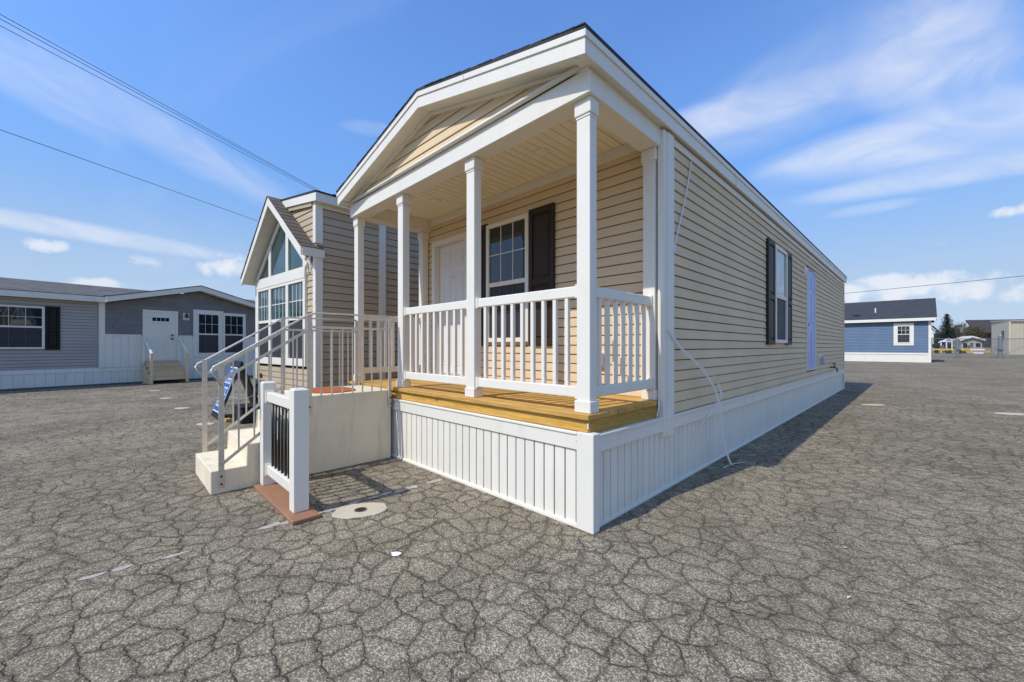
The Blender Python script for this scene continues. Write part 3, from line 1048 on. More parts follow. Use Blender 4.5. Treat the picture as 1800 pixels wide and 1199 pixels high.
    roof = slope(MB(), xl - 0.012, xr + 0.012, yf - 0.012, yb, 0.0, 0.022).build('roof', 'roof_black', H)
    # shingle tabs along the front rake
    rs = random.Random(11)
    for sgn in (-1, 1):
        k = 0
        x = 0.0
        while x < 2.02:
            w = 0.142
            xa, xb = RX + sgn * x, RX + sgn * min(x + w + 0.02, 2.095)
            e = rs.uniform(0.012, 0.020)
            y1 = yb
            MB().prism([(xa, roof_z(xa) + 0.0225), (xb, roof_z(xb) + 0.0225), (xb, roof_z(xb) + 0.034), (xa, roof_z(xa) + 0.0265)],
                       yf - e, y1, 1).build('shingle_course', 'roof_black', roof)
            x += w
    for (a, b) in ((xl, RX - 0.001), (RX + 0.001, xr)):
        nm = MB().prism([(a, roof_z(a) - 0.165), (b, roof_z(b) - 0.165), (b, roof_z(b) - 0.001), (a, roof_z(a) - 0.001)], yf, yf + 0.02, 1
                        ).build('fascia', 'white', H, 0.002)
        MB().prism([(a, roof_z(a) - 0.052), (b, roof_z(b) - 0.052), (b, roof_z(b) - 0.002), (a, roof_z(a) - 0.002)], yf - 0.011, yf - 0.0005, 1
                   ).build('drip_edge', 'white', nm, 0.002)
        a2, b2 = (a + 0.0185, b) if a == xl else (a, b - 0.0185)
        so = MB().prism([(a2, roof_z(a2) - 0.155), (b2, roof_z(b2) - 0.155), (b2, roof_z(b2) - 0.145), (a2, roof_z(a2) - 0.145)], yf + 0.0205, 0.10, 1
                        ).build('soffit', 'white', H)
        MB().prism([(a, roof_z(a) - 0.188), (b - 0.07, roof_z(b - 0.07) - 0.188), (b - 0.07, roof_z(b - 0.07) - 0.156), (a, roof_z(a) - 0.156)] if a != xl else
                   [(a + 0.09, roof_z(a + 0.09) - 0.188), (b, roof_z(b) - 0.188), (b, roof_z(b) - 0.156), (a + 0.09, roof_z(a + 0.09) - 0.156)],
                   -0.012, 0.019, 1).build('gable_trim', 'white', so, 0.002)
    for sgn, xe in ((1, xr), (-1, xl)):
        a, b = sorted((xe, xe - sgn * 0.018))
        nm = MB().box(a, b, yf + 0.0205, yb, 3.312, roof_z(xe) - 0.001).build('fascia', 'white', H, 0.002)
        a, b = sorted((xe + sgn * 0.0005, xe + sgn * 0.011))
        MB().box(a, b, yf - 0.011, yb, roof_z(xe) - 0.052, roof_z(xe) - 0.002).build('drip_edge', 'white', nm, 0.002)
        a, b = sorted((xe - sgn * 0.0185, xe - sgn * 0.12))
        MB().box(a, b, yf + 0.021, yb, 3.3262, 3.338).build('soffit', 'white', H)
    for y in (3.05,):
        MB().box(xr + 0.0005, xr + 0.0115, y, y + 0.012, 3.313, 3.42).build('fascia_joint', 'white', H)
    for x, z in ((-1.25, 0), (-2.9, 0)):
        MB().box(x, x + 0.006, yf - 0.0125, yf - 0.011, roof_z(x) - 0.055, roof_z(x) - 0.002).build('drip_joint', 'grey_box', H)
    return H


main_home()

# ------------------------------------------------------------------ concrete steps with their two metal railings
def concrete_steps():
    X0, X1 = -3.68, -2.80
    T = thing('concrete_steps', 'precast concrete stair and landing with grey metal railings', 'steps', ((X0 + X1) / 2, -0.9, 0))
    ox, oy = (X0 + X1) / 2, -0.9
    M = lambda x, y, z: (x - ox, y - oy, z)
    prof = [(-1.785, 0.0), (-1.785, 0.212), (-1.512, 0.212), (-1.504, 0.412), (-1.242, 0.412), (-1.234, 0.615), (-0.975, 0.615),
            (-0.967, 0.815), (-0.035, 0.815), (-0.035, 0.0)]
    MB(M).prism(prof, X0, X1, 0).build('stair_block', 'concrete', T, 0.008, seg=2)

    def rail(x, sgn):
        fx = x + sgn * 0.018
        z0, z1, y0, y1 = 1.145, 1.665, -1.72, -0.955
        hand = [(fx, -1.70, 0.98), (fx, -1.765, 1.07), (fx, -1.785, 1.115), (fx, -1.765, 1.145), (fx, -1.70, 1.185)]
        hand += [(fx, -1.70 + (y1 + 1.70) * t, 1.185 + (z1 - 1.185) * t) for t in (0.25, 0.5, 0.75, 0.96)]
        hand += [(fx, y1 + 0.06, z1 + 0.012), (fx, -0.5, z1 + 0.015), (fx, -0.062, z1 + 0.015)]
        r = MB(M).tube(hand, 0.010, 8).build('railing', 'galvanised', T, smooth=True)
        # flat-bar posts
        MB(M).box(x + sgn * 0.001, x + sgn * 0.009, -1.729, -1.684, 0.055, 1.19).build('post', 'galvanised', r, 0.002)
        MB(M).box(x + sgn * 0.001, x + sgn * 0.009, -0.980, -0.932, 0.62, 1.672).build('post', 'galvanised', r, 0.002)
        MB(M).box(x + sgn * 0.001, x + sgn * 0.030, -0.075, -0.045, 0.62, 1.675).build('post', 'galvanised', r, 0.002)
        for (y, z) in ((-1.707, 0.155), (-1.707, 0.085), (-0.06, 0.72), (-0.06, 0.65), (-0.955, 0.70)):
            MB(M).tube([(x + sgn * 0.009, y, z), (x + sgn * (0.016 if y < -0.5 else 0.036), y, z)], 0.011, 6).build('bolt', 'rust', r)
        sl = (z1 - 1.185) / (y1 + 1.70)

        def hz(y):
            return 1.185 + (y + 1.70) * sl
        # lower rails of the flight
        MB(M).bar((fx, -1.70, hz(-1.70) - 0.155), (fx, -0.955, hz(-0.955) - 0.155), 0.012, 0.026).build('sub_rail', 'galvanised', r)
        MB(M).bar((fx, -1.70, 0.270), (fx, -0.955, 0.270 + 0.745 * 0.585 / 0.745 * 1.0), 0.012, 0.026).build('bottom_rail', 'galvanised', r)
        for i in range(1, 6):
            y = -1.70 + 0.745 * i / 6
            MB(M).bar((fx, y, 0.270 + (y + 1.70) * 0.785), (fx, y, hz(y) - 0.16), 0.013, 0.013, up=(0, 1, 0)).build('baluster', 'galvanised', r)
        # level part over the landing
        MB(M).bar((fx, -0.955, z1 - 0.135), (fx, -0.06, z1 - 0.135), 0.012, 0.026).build('sub_rail', 'galvanised', r)
        for i in range(1, 8):
            y = -0.955 + 0.895 * i / 8
            MB(M).bar((fx, y, 0.795), (fx, y, z1 - 0.14), 0.013, 0.013, up=(0, 1, 0)).build('baluster', 'galvanised', r)
    rail(X1, 1)
    rail(X0, -1)
    # mat on the landing
    poly = irregular(-3.22, -0.60, 0.33, 0.27, 0.0, 26, 0.015)
    tag(MB().prism(poly, 0.8155, 0.826, 2).build('door_mat', 'mat_orange'), 'burnt orange mat lying on the concrete landing', 'mat')


concrete_steps()


# ------------------------------------------------------------------ railing sample on its brown base
def railing_sample():
    T = thing('railing_sample', 'white railing display with black balusters on brown base board', 'railing display', (-2.2, -1.36, 0))
    M = lambda x, y, z: (x + 2.2, y + 1.36, z)
    MB(M).box(-2.755, -1.615, -1.465, -1.262, 0.0, 0.032).build('base_board', 'composite', T, 0.005)
    for x in (-1.82, -2.705):
        p = MB(M).box(x - 0.056, x + 0.056, -1.412, -1.300, 0.0325, 0.985).build('post', 'white', T, 0.004, seg=2)
        cx0, cx1, cy0, cy1 = x - 0.056, x + 0.056, -1.412, -1.300
        k = 0.016
        c = MB(M).add([(cx0, cy0, 0.985), (cx1, cy0, 0.985), (cx1, cy1, 0.985), (cx0, cy1, 0.985),
                       (cx0 + k, cy0 + k, 0.998), (cx1 - k, cy0 + k, 0.998), (cx1 - k, cy1 - k, 0.998), (cx0 + k, cy1 - k, 0.998)],
                      [(3, 2, 1, 0), (4, 5, 6, 7), (0, 1, 5, 4), (1, 2, 6, 5), (2, 3, 7, 6), (3, 0, 4, 7)])
        c.build('post_cap', 'white', p)
    for z0, z1 in ((0.815, 0.905), (0.135, 0.225)):
        MB(M).box(-2.6485, -1.8765, -1.385, -1.328, z0, z1).build('rail', 'white', T, 0.008, seg=2)
        for a, b in ((-2.6488, -2.625), (-1.900, -1.8762)):
            MB(M).box(a, b, -1.393, -1.320, z0 - 0.012, z1 + 0.012).build('bracket', 'white', T, 0.003)
    for i in range(7):
        x = -2.55 + i * 0.096
        MB(M).tube([(x, -1.356, 0.2255), (x, -1.356, 0.8145)], 0.0115, 10).build('baluster', 'baluster_black', T, smooth=True)


railing_sample()


# ------------------------------------------------------------------ taupe home with the tall gable window
def taupe_home():
    T = thing('park_model_home', 'taupe sided home with tall gabled window wall behind concrete steps', 'house', (-5.062, -0.103, 0), RAD(4.48))
    F0, S0 = FR(0.0), SD(0.0)
    W, L = -2.68, 10.0
    Z0 = 0.46
    AX = -1.37                                            # ridge
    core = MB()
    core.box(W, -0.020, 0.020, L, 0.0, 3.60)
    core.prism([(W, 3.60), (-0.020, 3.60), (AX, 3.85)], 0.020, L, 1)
    core = core.build('wall', 'lap_shade_backing', T)
    cuts = [(-2.56, -0.30, 1.0, 2.60)]

    def rz(x):                                            # underside of the small gable roof at the wall
        return 3.86 - (0.80 if x > AX else 0.92) * abs(x - AX)

    def spanf(a, b):
        if b < 2.63:
            return (W, -0.0)
        return None
    courses(core, F0, Z0, Z0 + 0.1016 * 22, 0.1016, (W, 0.0), 'taupe_x', cuts=cuts)
    # courses in the triangle beside the gable, up to the main roof
    def spant(a, b):
        l0 = AX + (3.90 - a) / 0.80 + 0.02
        l1 = AX + (3.90 - b) / 0.80 + 0.02
        return (max(l0, -1.2), max(l1, -1.2), -0.01, -0.01) if l0 < -0.05 else None
    courses(core, F0, 2.90, 2.90 + 0.1016 * 8, 0.1016, spant, 'taupe_x')
    courses(core, S0, 0.40, 0.40 + 0.1205 * 26, 0.1205, (0.0, L), 'taupe_y')
    MB(S0).box(0.0, L, 0.0, 0.024, 3.533, 3.63).build('frieze', 'white', core, 0.003)
    # corner boards
    MB().box(-0.075, 0.022, -0.024, 0.095, 0.35, 2.80).build('corner_board', 'white', T, 0.004)
    MB().box(-0.075, 0.022, -0.024, 0.095, 2.965, 3.62).build('corner_board', 'white', T, 0.004)
    MB().box(W - 0.02, W + 0.055, -0.024, 0.09, 0.35, 2.62).build('corner_board', 'white', T, 0.004)
    MB(S0).box(1.09, 1.22, 0.0, 0.035, 0.35, 3.53).build('trim_strip', 'white', T, 0.004)
    MB().box(W + 0.02, -0.02, 0.03, 0.05, 0.0, 0.47).build('skirting', 'taupe_x', T)
    # rake trim on the triangle
    MB().prism([(AX + 0.02, 3.895), (AX + 0.09, 3.895), (-0.04, 2.90), (-0.10, 2.90)], -0.030, -0.004, 1).build('rake_trim', 'white', T, 0.003)

    # window wall: white frame with six lights
    u0, u1 = -2.55, -0.31
    mul = [(-1.915, -1.805), (-1.105, -0.995)]
    f = MB(F0)
    o = 0.05
    f.box(u0, u1, 0, o, 1.0, 1.125)
    f.box(u0, u1, 0, o, 2.395, 2.445)
    f.box(u0, u1, 0, o + 0.006, 2.445, 2.585)
    f.box(u0, u1, 0, o, 2.585, 2.635)
    for a, b in [(u0, u0 + 0.085), (u1 - 0.085, u1)] + mul:
        f.box(a, b, 0, o - 0.001, 1.125, 2.395)
    fr = f.build('window_wall', 'white', T, 0.004)

    def topz(x):
        return 3.52 - 0.80 * abs(x - AX - 0.0)
    bays = [(u0 + 0.085, mul[0][0]), (mul[0][1], mul[1][0]), (mul[1][1], u1 - 0.085)]
    for (a, b) in bays:
        zm = 1.80
        MB(F0).box(a, b, 0, 0.022, zm + 0.025, 2.395).build('pane', 'glass_teal', fr)
        MB(F0).box(a, b, 0, 0.018, 1.125, zm - 0.025).build('pane', 'screen', fr)
        MB(F0).box(a, b, 0, 0.038, zm - 0.025, zm + 0.025).build('meeting_rail', 'white', fr)
        for i in (1, 2, 3):
            c = a + (b - a) * i / 4
            MB(F0).box(c - 0.007, c + 0.007, 0, 0.027, zm + 0.025, 2.395).build('muntin', 'white', fr)
        MB(F0).box(a, b, 0, 0.026, 2.09, 2.104).build('muntin', 'white', fr)
        # shaped light above
        pts = [(a, 2.635), (b, 2.635), (b, max(topz(b), 2.64))]
        if a < AX < b:
            pts.append((AX, topz(AX)))
        pts.append((a, max(topz(a), 2.64)))
        pz = MB(F0)
        n = len(pts)
        pz.add([(x, 0.0, z) for x, z in pts] + [(x, 0.022, z) for x, z in pts],
               [tuple(range(n)), tuple(range(2 * n - 1, n - 1, -1))] + [(i, (i + 1) % n, n + (i + 1) % n, n + i) for i in range(n)])
        pz.build('pane', 'glass_teal', fr)
    for (a, b) in mul + [(u0, u0 + 0.085), (u1 - 0.085, u1)]:
        z1a, z1b = max(topz(a), 2.64) + 0.03, max(topz(b), 2.64) + 0.03
        MB(F0).add([(a, 0, 2.635), (b, 0, 2.635), (b, 0, z1b), (a, 0, z1a), (a, o - 0.002, 2.635), (b, o - 0.002, 2.635), (b, o - 0.002, z1b), (a, o - 0.002, z1a)],
                   [(0, 1, 2, 3), (7, 6, 5, 4), (0, 4, 5, 1), (1, 5, 6, 2), (2, 6, 7, 3), (3, 7, 4, 0)]).build('mullion', 'white', fr, 0.003)
    for (xa, xb) in ((u0 + 0.0, AX), (AX, u1 + 0.0)):
        za, zb = topz(xa), topz(xb)
        MB(F0).add([(xa, 0, za), (xb, 0, zb), (xb, 0, zb + 0.10), (xa, 0, za + 0.10), (xa, o, za), (xb, o, zb), (xb, o, zb + 0.10), (xa, o, za + 0.10)],
                   [(0, 1, 2, 3), (7, 6, 5, 4), (0, 4, 5, 1), (1, 5, 6, 2), (2, 6, 7, 3), (3, 7, 4, 0)]).build('rake_casing', 'white', fr, 0.003)
    # gable canopy roof: fascia boards, soffit, shingles
    yf = -0.25
    RE, LE = (0.035, 2.87), (-2.78, 2.665)                 # eave points (top)
    AP = (AX + 0.03, 3.955)
    cn = MB()
    for (e, sg) in ((RE, 1), (LE, -1)):
        cn.prism([(AP[0], AP[1] - 0.115), (e[0], e[1] - 0.105), (e[0], e[1] - 0.012), (AP[0], AP[1] - 0.012)], yf + 0.021, -0.001, 1)
    cn = cn.build('canopy', 'white', T)
    for (e, sg) in ((RE, 1), (LE, -1)):
        nx = -sg * 0.012
        MB().prism([(AP[0], AP[1] - 0.165), (e[0], e[1] - 0.135), (e[0], e[1]), (AP[0], AP[1])], yf, yf + 0.02, 1).build('fascia', 'white', cn, 0.002)
    MB().box(RE[0] - 0.01, RE[0] + 0.012, yf + 0.0205, 0.115, RE[1] - 0.135, RE[1] - 0.004).build('fascia', 'white', cn, 0.002)
    MB().box(RE[0] - 0.11, RE[0] - 0.0105, 0.026, 0.113, RE[1] - 0.133, RE[1] - 0.12).build('soffit', 'white', cn)
    rs = random.Random(5)
    for (e, sg) in ((RE, 1), (LE, -1)):
        n = 13
        for i in range(n):
            t0, t1 = i / n, (i + 1) / n + 0.03
            p = lambda t, h: (AP[0] + (e[0] - AP[0]) * t, AP[1] + (e[1] - AP[1]) * t + h)
            yb = 0.10 if (sg > 0 and i >= n - 1) else -0.03
            MB().prism([p(t0, 0.002), p(min(t1, 1.0), 0.002), p(min(t1, 1.015), 0.022), p(t0, 0.010)], yf - 0.012 - rs.uniform(0, 0.004), yb, 1
                       ).build('shingle', 'roof_brown', cn)
    # main roof behind, low slope
    def mz(x):
        return 3.915 - 0.125 * abs(x - AX)
    xr, xl = 0.13, W + 0.45
    rf = MB()
    for a, b in ((xl - 0.01, AX), (AX, xr + 0.01)):
        rf.prism([(a, mz(a)), (b, mz(b)), (b, mz(b) + 0.025), (a, mz(a) + 0.025)], -0.075, L, 1)
    rf = rf.build('roof', 'roof_black', T)
    MB().box(0.0, 0.06, 0.25, 0.33, mz(0.06) + 0.03, mz(0.06) + 0.06).build('vent', 'lamp_black', rf)
    MB().prism([(AX + 0.16, mz(AX + 0.16) - 0.135), (xr, mz(xr) - 0.135), (xr, mz(xr) - 0.001), (AX + 0.16, mz(AX + 0.16) - 0.001)], -0.065, -0.045, 1).build('fascia', 'white', T, 0.002)
    MB().box(xr - 0.02, xr, -0.0445, L, mz(xr) - 0.135, mz(xr) - 0.001).build('fascia', 'white', T, 0.002)
    MB().box(-0.01, xr - 0.021, -0.044, L, mz(xr) - 0.125, mz(xr) - 0.112).build('soffit', 'white', T)
    MB().prism([(AX + 0.18, mz(AX + 0.18) - 0.20), (-0.08, mz(-0.08) - 0.20), (-0.08, mz(-0.08) - 0.128), (AX + 0.18, mz(AX + 0.18) - 0.128)], -0.043, -0.02, 1).build('soffit', 'taupe_x', T)
    # lamp beside the window, vent and tap low on the wall
    lb = MB(F0).box(-0.285, -0.165, 0.0, 0.025, 2.52, 2.78).build('lamp_block', 'white', T, 0.006)
    MB(F0).tube([(-0.225, 0.05, 2.58), (-0.225, 0.06, 2.70)], 0.032, 10, 0.02).build('lamp', 'white', lb, smooth=True)
    lv = MB(F0).box(-2.50, -2.36, 0.012, 0.03, 0.735, 0.80).build('vent', 'lamp_black', T)
    ob = MB(F0).box(-2.54, -2.30, 0.0, 0.03, 0.50, 0.63).build('tap_block', 'white', T, 0.006)
    MB(F0).tube([(-2.42, 0.03, 0.58), (-2.42, 0.09, 0.58), (-2.42, 0.11, 0.53)], 0.016, 8).build('hose_tap', 'lamp_black', ob)


taupe_home()


# ------------------------------------------------------------------ grey home at the left
def grey_home():
    T = thing('grey_home', 'long grey sided home with white skirting and gabled entry', 'house', (-17.532, -4.701, 0), RAD(102.81))
    # local x runs along the wall, away from the camera; the wall faces local -y
    F0 = FR(0.0)
    A, B, D = -9.0, 12.5, 4.4
    GA, GB, GX = 2.22, 7.60, 4.91
    core = MB()
    core.box(A, B, 0.020, D, 0.0, 2.86)
    core.prism([(0.020, 2.86), (D, 2.86), (D / 2, 3.40)], A, B, 0)
    core = core.build('wall', 'grey_blue', T)
    wins = (-0.56, 0.87, 1.25, 2.57)
    courses(core, F0, 0.60, 0.60 + 0.1016 * 22, 0.1016, (A, 2.10), 'grey_blue', lip=0.013, cuts=[(wins[0], wins[1], wins[2], wins[3])])
    courses(core, F0, 0.60, 0.60 + 0.1016 * 22, 0.1016, (GB + 0.05, B), 'grey_blue', lip=0.013)
    # skirting
    sk = MB(F0).box(A, B, -0.004, 0.004, 0.0, 0.5).build('skirting', 'skirt_white', T)
    pl = MB(F0).box(0.0, 0.205, 0.004, 0.016, 0.06, 0.47).build('plank', 'skirt_white', sk)
    pl.location = (A, 0, 0)
    copies(pl, [(A + i * 0.215, 0, 0) for i in range(1, 100)], sk)
    MB(F0).box(A, B, 0.0, 0.03, 0.47, 0.60).build('top_trim', 'skirt_white', sk, 0.004)
    MB(F0).box(A, B, 0.0, 0.022, 0.0, 0.06).build('bottom_trim', 'far_dark', sk)
    # gabled part: shakes above a white board wainscot
    gz = lambda x: 3.50 - 0.255 * abs(x - GX)
    g = MB(F0).prism([(GA, 0.60), (GB, 0.60), (GB, gz(GB)), (GX, gz(GX)), (GA, gz(GA))], 0.0, 0.03, 1)
    g = g.build('gable_wall', 'shake_grey', T)
    rs = random.Random(2)
    z = 1.76
    while z < 3.45:
        h = 0.178
        x = GA + 0.1 - rs.uniform(0, 0.2)
        while x < GB:
            w = rs.uniform(0.22, 0.36)
            a, b = max(x, GA + 0.02), min(x + w - 0.006, GB)
            if b - a > 0.03:
                blocked = (a < 4.27 and b > 3.20 and z < 2.70) or (a < 6.68 and b > 4.74 and z < 2.78) or (a < 4.64 and b > 4.40 and 2.3 < z + h and z < 2.65)
                ta, tb = min(z + h, gz(a) - 0.02), min(z + h, gz(b) - 0.02)
                if ta > z + 0.03 and tb > z + 0.03 and not blocked:
                    o = 0.042 + rs.uniform(0, 0.004)
                    MB(F0).add([(a, 0.029, z), (b, 0.029, z), (b, o, z), (a, o, z), (a, 0.029, ta), (b, 0.029, tb), (b, 0.034, tb), (a, 0.034, ta)],
                               [(0, 3, 2, 1), (4, 5, 6, 7), (0, 1, 5, 4), (1, 2, 6, 5), (2, 3, 7, 6), (3, 0, 4, 7)]).build('shake', 'shake_grey', g)
            x += w
        z += h
    wn = MB(F0).box(GA, GB, 0.0305, 0.034, 0.605, 1.71).build('wainscot', 'skirt_white', T)
    n = int((GB - GA) / 0.2)
    for i in range(n):
        a = GA + 0.02 + i * 0.2
        if a + 0.2 > 3.18 and a < 4.28:
            continue
        top = 1.69 if not (a + 0.2 > 4.72 and a < 6.70) else 0.88
        MB(F0).box(a, a + 0.192, 0.034, 0.044, 0.61, top).build('board', 'skirt_white', wn)
    for a, b in ((GA, 3.19), (4.29, 4.72), (6.70, GB)):
        MB(F0).box(a, b, 0.034, 0.058, 1.69, 1.755).build('cap_rail', 'skirt_white', wn, 0.004)
    MB(F0).box(2.085, 2.235, 0.0, 0.062, 0.60, 2.83).build('corner_board', 'skirt_white', T, 0.004)
    # entry door
    d = MB(F0)
    frame4(d, 3.31, 4.17, 0.80, 2.58, 0.09, 0.03, 0.065)
    fr = d.build('entry_door', 'skirt_white', T, 0.004)
    MB(F0).box(3.31, 4.17, 0.03, 0.05, 0.80, 2.58).build('slab', 'skirt_white', fr)
    for i in range(4):
        MB(F0).box(3.495 + i * 0.128, 3.605 + i * 0.128, 0.05, 0.054, 2.27, 2.40).build('pane', 'glass', fr)
    MB(F0).box(3.44, 4.04, 0.05, 0.062, 2.19, 2.235).build('shelf', 'skirt_white', fr, 0.004)
    for a in (3.44, 3.78):
        for z0, z1 in ((1.02, 1.50), (1.60, 2.10)):
            MB(F0).box(a, a + 0.25, 0.05, 0.056, z0, z1).build('door_panel', 'skirt_white', fr, 0.006)
    for z in (1.62, 1.75):
        MB(F0).tube([(4.08, 0.05, z), (4.08, 0.10, z)], 0.032, 10).build('door_knob', 'lamp_black', fr)
    # lamp
    lb = MB(F0).box(4.42, 4.62, 0.03, 0.055, 2.35, 2.63).build('lamp_block', 'skirt_white', T, 0.006)
    lp = MB(F0)
    lp.tube([(4.52, 0.055, 2.56), (4.52, 0.12, 2.58)], 0.02, 8)
    lp.tube([(4.52, 0.12, 2.44), (4.52, 0.12, 2.50), (4.52, 0.12, 2.58), (4.52, 0.12, 2.61)], 0.065, 10, 0.03)
    lp.build('lamp', 'lamp_black', lb)
    # windows
    G0 = FR(-0.03)
    window(T, G0, 4.88, 5.66, 1.02, 2.66, 1.82, cols=3, rows=2, fw=0.05, frame='skirt_white', casing=0.13, low='screen')
    window(T, G0, 5.80, 6.58, 1.02, 2.66, 1.82, cols=3, rows=2, fw=0.05, frame='skirt_white', casing=0.065, low='screen')
    window(T, F0, wins[0], wins[1], wins[2], wins[3], 1.93, cols=4, rows=2, fw=0.055, frame='skirt_white', low='screen')
    shutter(T, F0, 0.885, 1.20, 1.22, 2.60, 'shutter_black', out=0.045)
    # roofs and fascia
    rf = MB()
    rf.prism([(-0.22, 2.99), (D / 2, 3.56), (D / 2, 3.61), (-0.22, 3.02)], A - 0.2, GA - 0.02, 0)
    rf.prism([(0.10, 3.08), (D / 2, 3.56), (D / 2, 3.61), (0.10, 3.105)], GA - 0.02, GB, 0)
    rf.prism([(-0.22, 2.99), (D / 2, 3.56), (D / 2, 3.61), (-0.22, 3.02)], GB, B, 0)
    rf.prism([(D / 2, 3.56), (D + 0.22, 2.99), (D + 0.22, 3.02), (D / 2, 3.61)], A - 0.2, B, 0)
    rf = rf.build('roof', 'roof_grey', T)
    for i in range(16):                                    # lapped shingle courses on the slope in view
        ya, yb = -0.225 + i * 0.151, -0.225 + (i + 1) * 0.151 + 0.02
        if yb > D / 2 + 0.02:
            break
        zz = lambda y, h: 3.02 + (y + 0.22) * (0.59 / (D / 2 + 0.22)) + h
        MB().prism([(ya, zz(ya, 0.001)), (yb, zz(yb, 0.001)), (yb, zz(yb, 0.004)), (ya, zz(ya, 0.010))], A - 0.21, GA - 0.015 if ya < 0.15 else 4.3, 0).build('shingle_course', 'roof_grey', rf)
    MB().box(A - 0.2, 2.235, -0.235, -0.205, 2.82, 3.00).build('fascia', 'skirt_white', T, 0.004)
    MB().box(A - 0.2, 2.20, -0.204, 0.0, 2.832, 2.845).build('soffit', 'skirt_white', T)
    MB().box(GB, B, -0.235, -0.205, 2.82, 3.00).build('fascia', 'skirt_white', T, 0.004)
    GT = lambda x: 3.705 - 0.255 * abs(x - GX)
    rg = MB()
    for a, b in ((GA - 0.02, GX), (GX, GB + 0.2)):
        rg.prism([(a, GT(a)), (b, GT(b)), (b, GT(b) + 0.03), (a, GT(a) + 0.03)], -0.36, D / 2, 1)
    rg = rg.build('gable_roof', 'roof_grey', T)
    for a, b in ((GA - 0.02, GX - 0.001), (GX + 0.001, GB + 0.2)):
        MB().prism([(a, GT(a) - 0.185), (b, GT(b) - 0.185), (b, GT(b) - 0.001), (a, GT(a) - 0.001)], -0.35, -0.325, 1).build('fascia', 'skirt_white', rg, 0.004)
        MB().prism([(a, GT(a) - 0.18), (b, GT(b) - 0.18), (b, GT(b) - 0.165), (a, GT(a) - 0.165)], -0.324, 0.0, 1).build('soffit', 'skirt_white', rg)

    # timber steps at the grey home's door: a thing of its own
    M = T.matrix_basis
    loc = Matrix.Rotation(RAD(102.81), 4, 'Z') @ Vector((3.74, -0.07, 0))
    W = thing('wooden_steps', 'weathered timber steps with white handrails at grey door', 'steps', (loc.x - 17.532, loc.y - 4.701, 0), RAD(102.81))
    n = 4
    for i in range(n):
        z1 = 0.785 - i * 0.165
        y1 = -0.20 * (i + 1)
        MB().box(-0.50, 0.50, y1 - 0.02, y1 + 0.20, z1 - 0.035, z1).build('tread', 'grey_wood', W, 0.004)
        MB().box(-0.49, 0.49, y1 + 0.005, y1 + 0.025, max(z1 - 0.165, 0.0), z1 - 0.0355).build('riser', 'grey_wood', W)
    for sx in (-1, 1):
        x = sx * 0.52
        MB().prism([(-0.02, 0.0), (-0.02, 0.76), (-0.84, 0.10), (-0.84, 0.0)], x - 0.014, x + 0.014, 0).build('stringer', 'grey_wood', W)
        MB().box(x - 0.04, x + 0.04, -0.87, -0.80, 0.0, 1.05).build('post', 'grey_wood', W, 0.004)
        MB().box(x - 0.03, x + 0.03, -0.10, -0.03, 0.7, 1.60).build('post', 'skirt_white', W, 0.004)
        MB().bar((x, -0.03, 1.66), (x, -0.90, 1.06), 0.06, 0.075).build('handrail', 'skirt_white', W, 0.008)


grey_home()


# ------------------------------------------------------------------ blue home at the right
def blue_home():
    T = thing('blue_home', 'small blue sided home with dark shingled roof and white trim', 'house', (2.363, 45.353, 0))
    F0 = FR(0.0)
    A = -13.0
    D = 8.0
    core = MB().box(A, -0.020, 0.020, D, 0.0, 3.66)
    core.prism([(0.020, 3.66), (D, 3.66), (D / 2, 5.45)], A, -0.020, 0)
    core = core.build('wall', 'blue_siding', T)
    courses(core, F0, 0.78, 0.78 + 0.134 * 21, 0.134, (A, 0.0), 'blue_siding', lip=0.034, cuts=[(-2.2, -1.0, 1.45, 3.25)])
    courses(core, SD(0.0), 0.78, 0.78 + 0.134 * 21, 0.134, (0.0, D), 'blue_siding', lip=0.02)
    sk = MB().box(A, 0.008, -0.01, D, 0.0, 0.70).build('skirting', 'skirt_white', T)
    MB(F0).box(A, 0.0, 0.0, 0.04, 0.64, 0.785).build('top_trim', 'skirt_white', sk, 0.005)
    MB().box(-0.13, 0.03, -0.035, 0.12, 0.0, 3.60).build('corner_board', 'skirt_white', T, 0.005)
    window(T, FR(-0.005), -2.05, -1.15, 1.58, 3.12, 2.35, cols=3, rows=2, fw=0.09, frame='skirt_white', casing=0.17, out=0.06, g=0.02)
    rf = MB()
    rf.prism([(-0.32, 3.62), (D / 2, 5.55), (D / 2, 5.62), (-0.32, 3.69)], A - 0.3, 0.36, 0)
    rf.prism([(D / 2, 5.55), (D + 0.32, 3.62), (D + 0.32, 3.69), (D / 2, 5.62)], A - 0.3, 0.36, 0)
    rf = rf.build('roof', 'roof_dark', T)
    MB().box(A - 0.3, 0.38, -0.36, -0.325, 3.44, 3.68).build('fascia', 'skirt_white', T, 0.005)
    MB().box(A - 0.3, 0.36, -0.324, 0.0, 3.47, 3.49).build('soffit', 'skirt_white', T)
    MB().prism([(-0.36, 3.44), (D / 2, 5.36), (D / 2, 5.54), (-0.36, 3.61)], 0.30, 0.335, 0).build('rake_board', 'skirt_white', T)
    zr = lambda y: 3.69 + (y + 0.32) * 1.93 / (D / 2 + 0.32)
    MB().tube([(-3.45, 1.25, zr(1.25) - 0.05), (-3.45, 1.25, zr(1.25) + 0.38)], 0.055, 8).build('vent_pipe', 'far_white', rf)
    MB().box(-4.95, -4.45, 0.45, 0.75, zr(0.6) - 0.1, zr(0.6) + 0.12).build('roof_vent', 'lamp_black', rf)


blue_home()


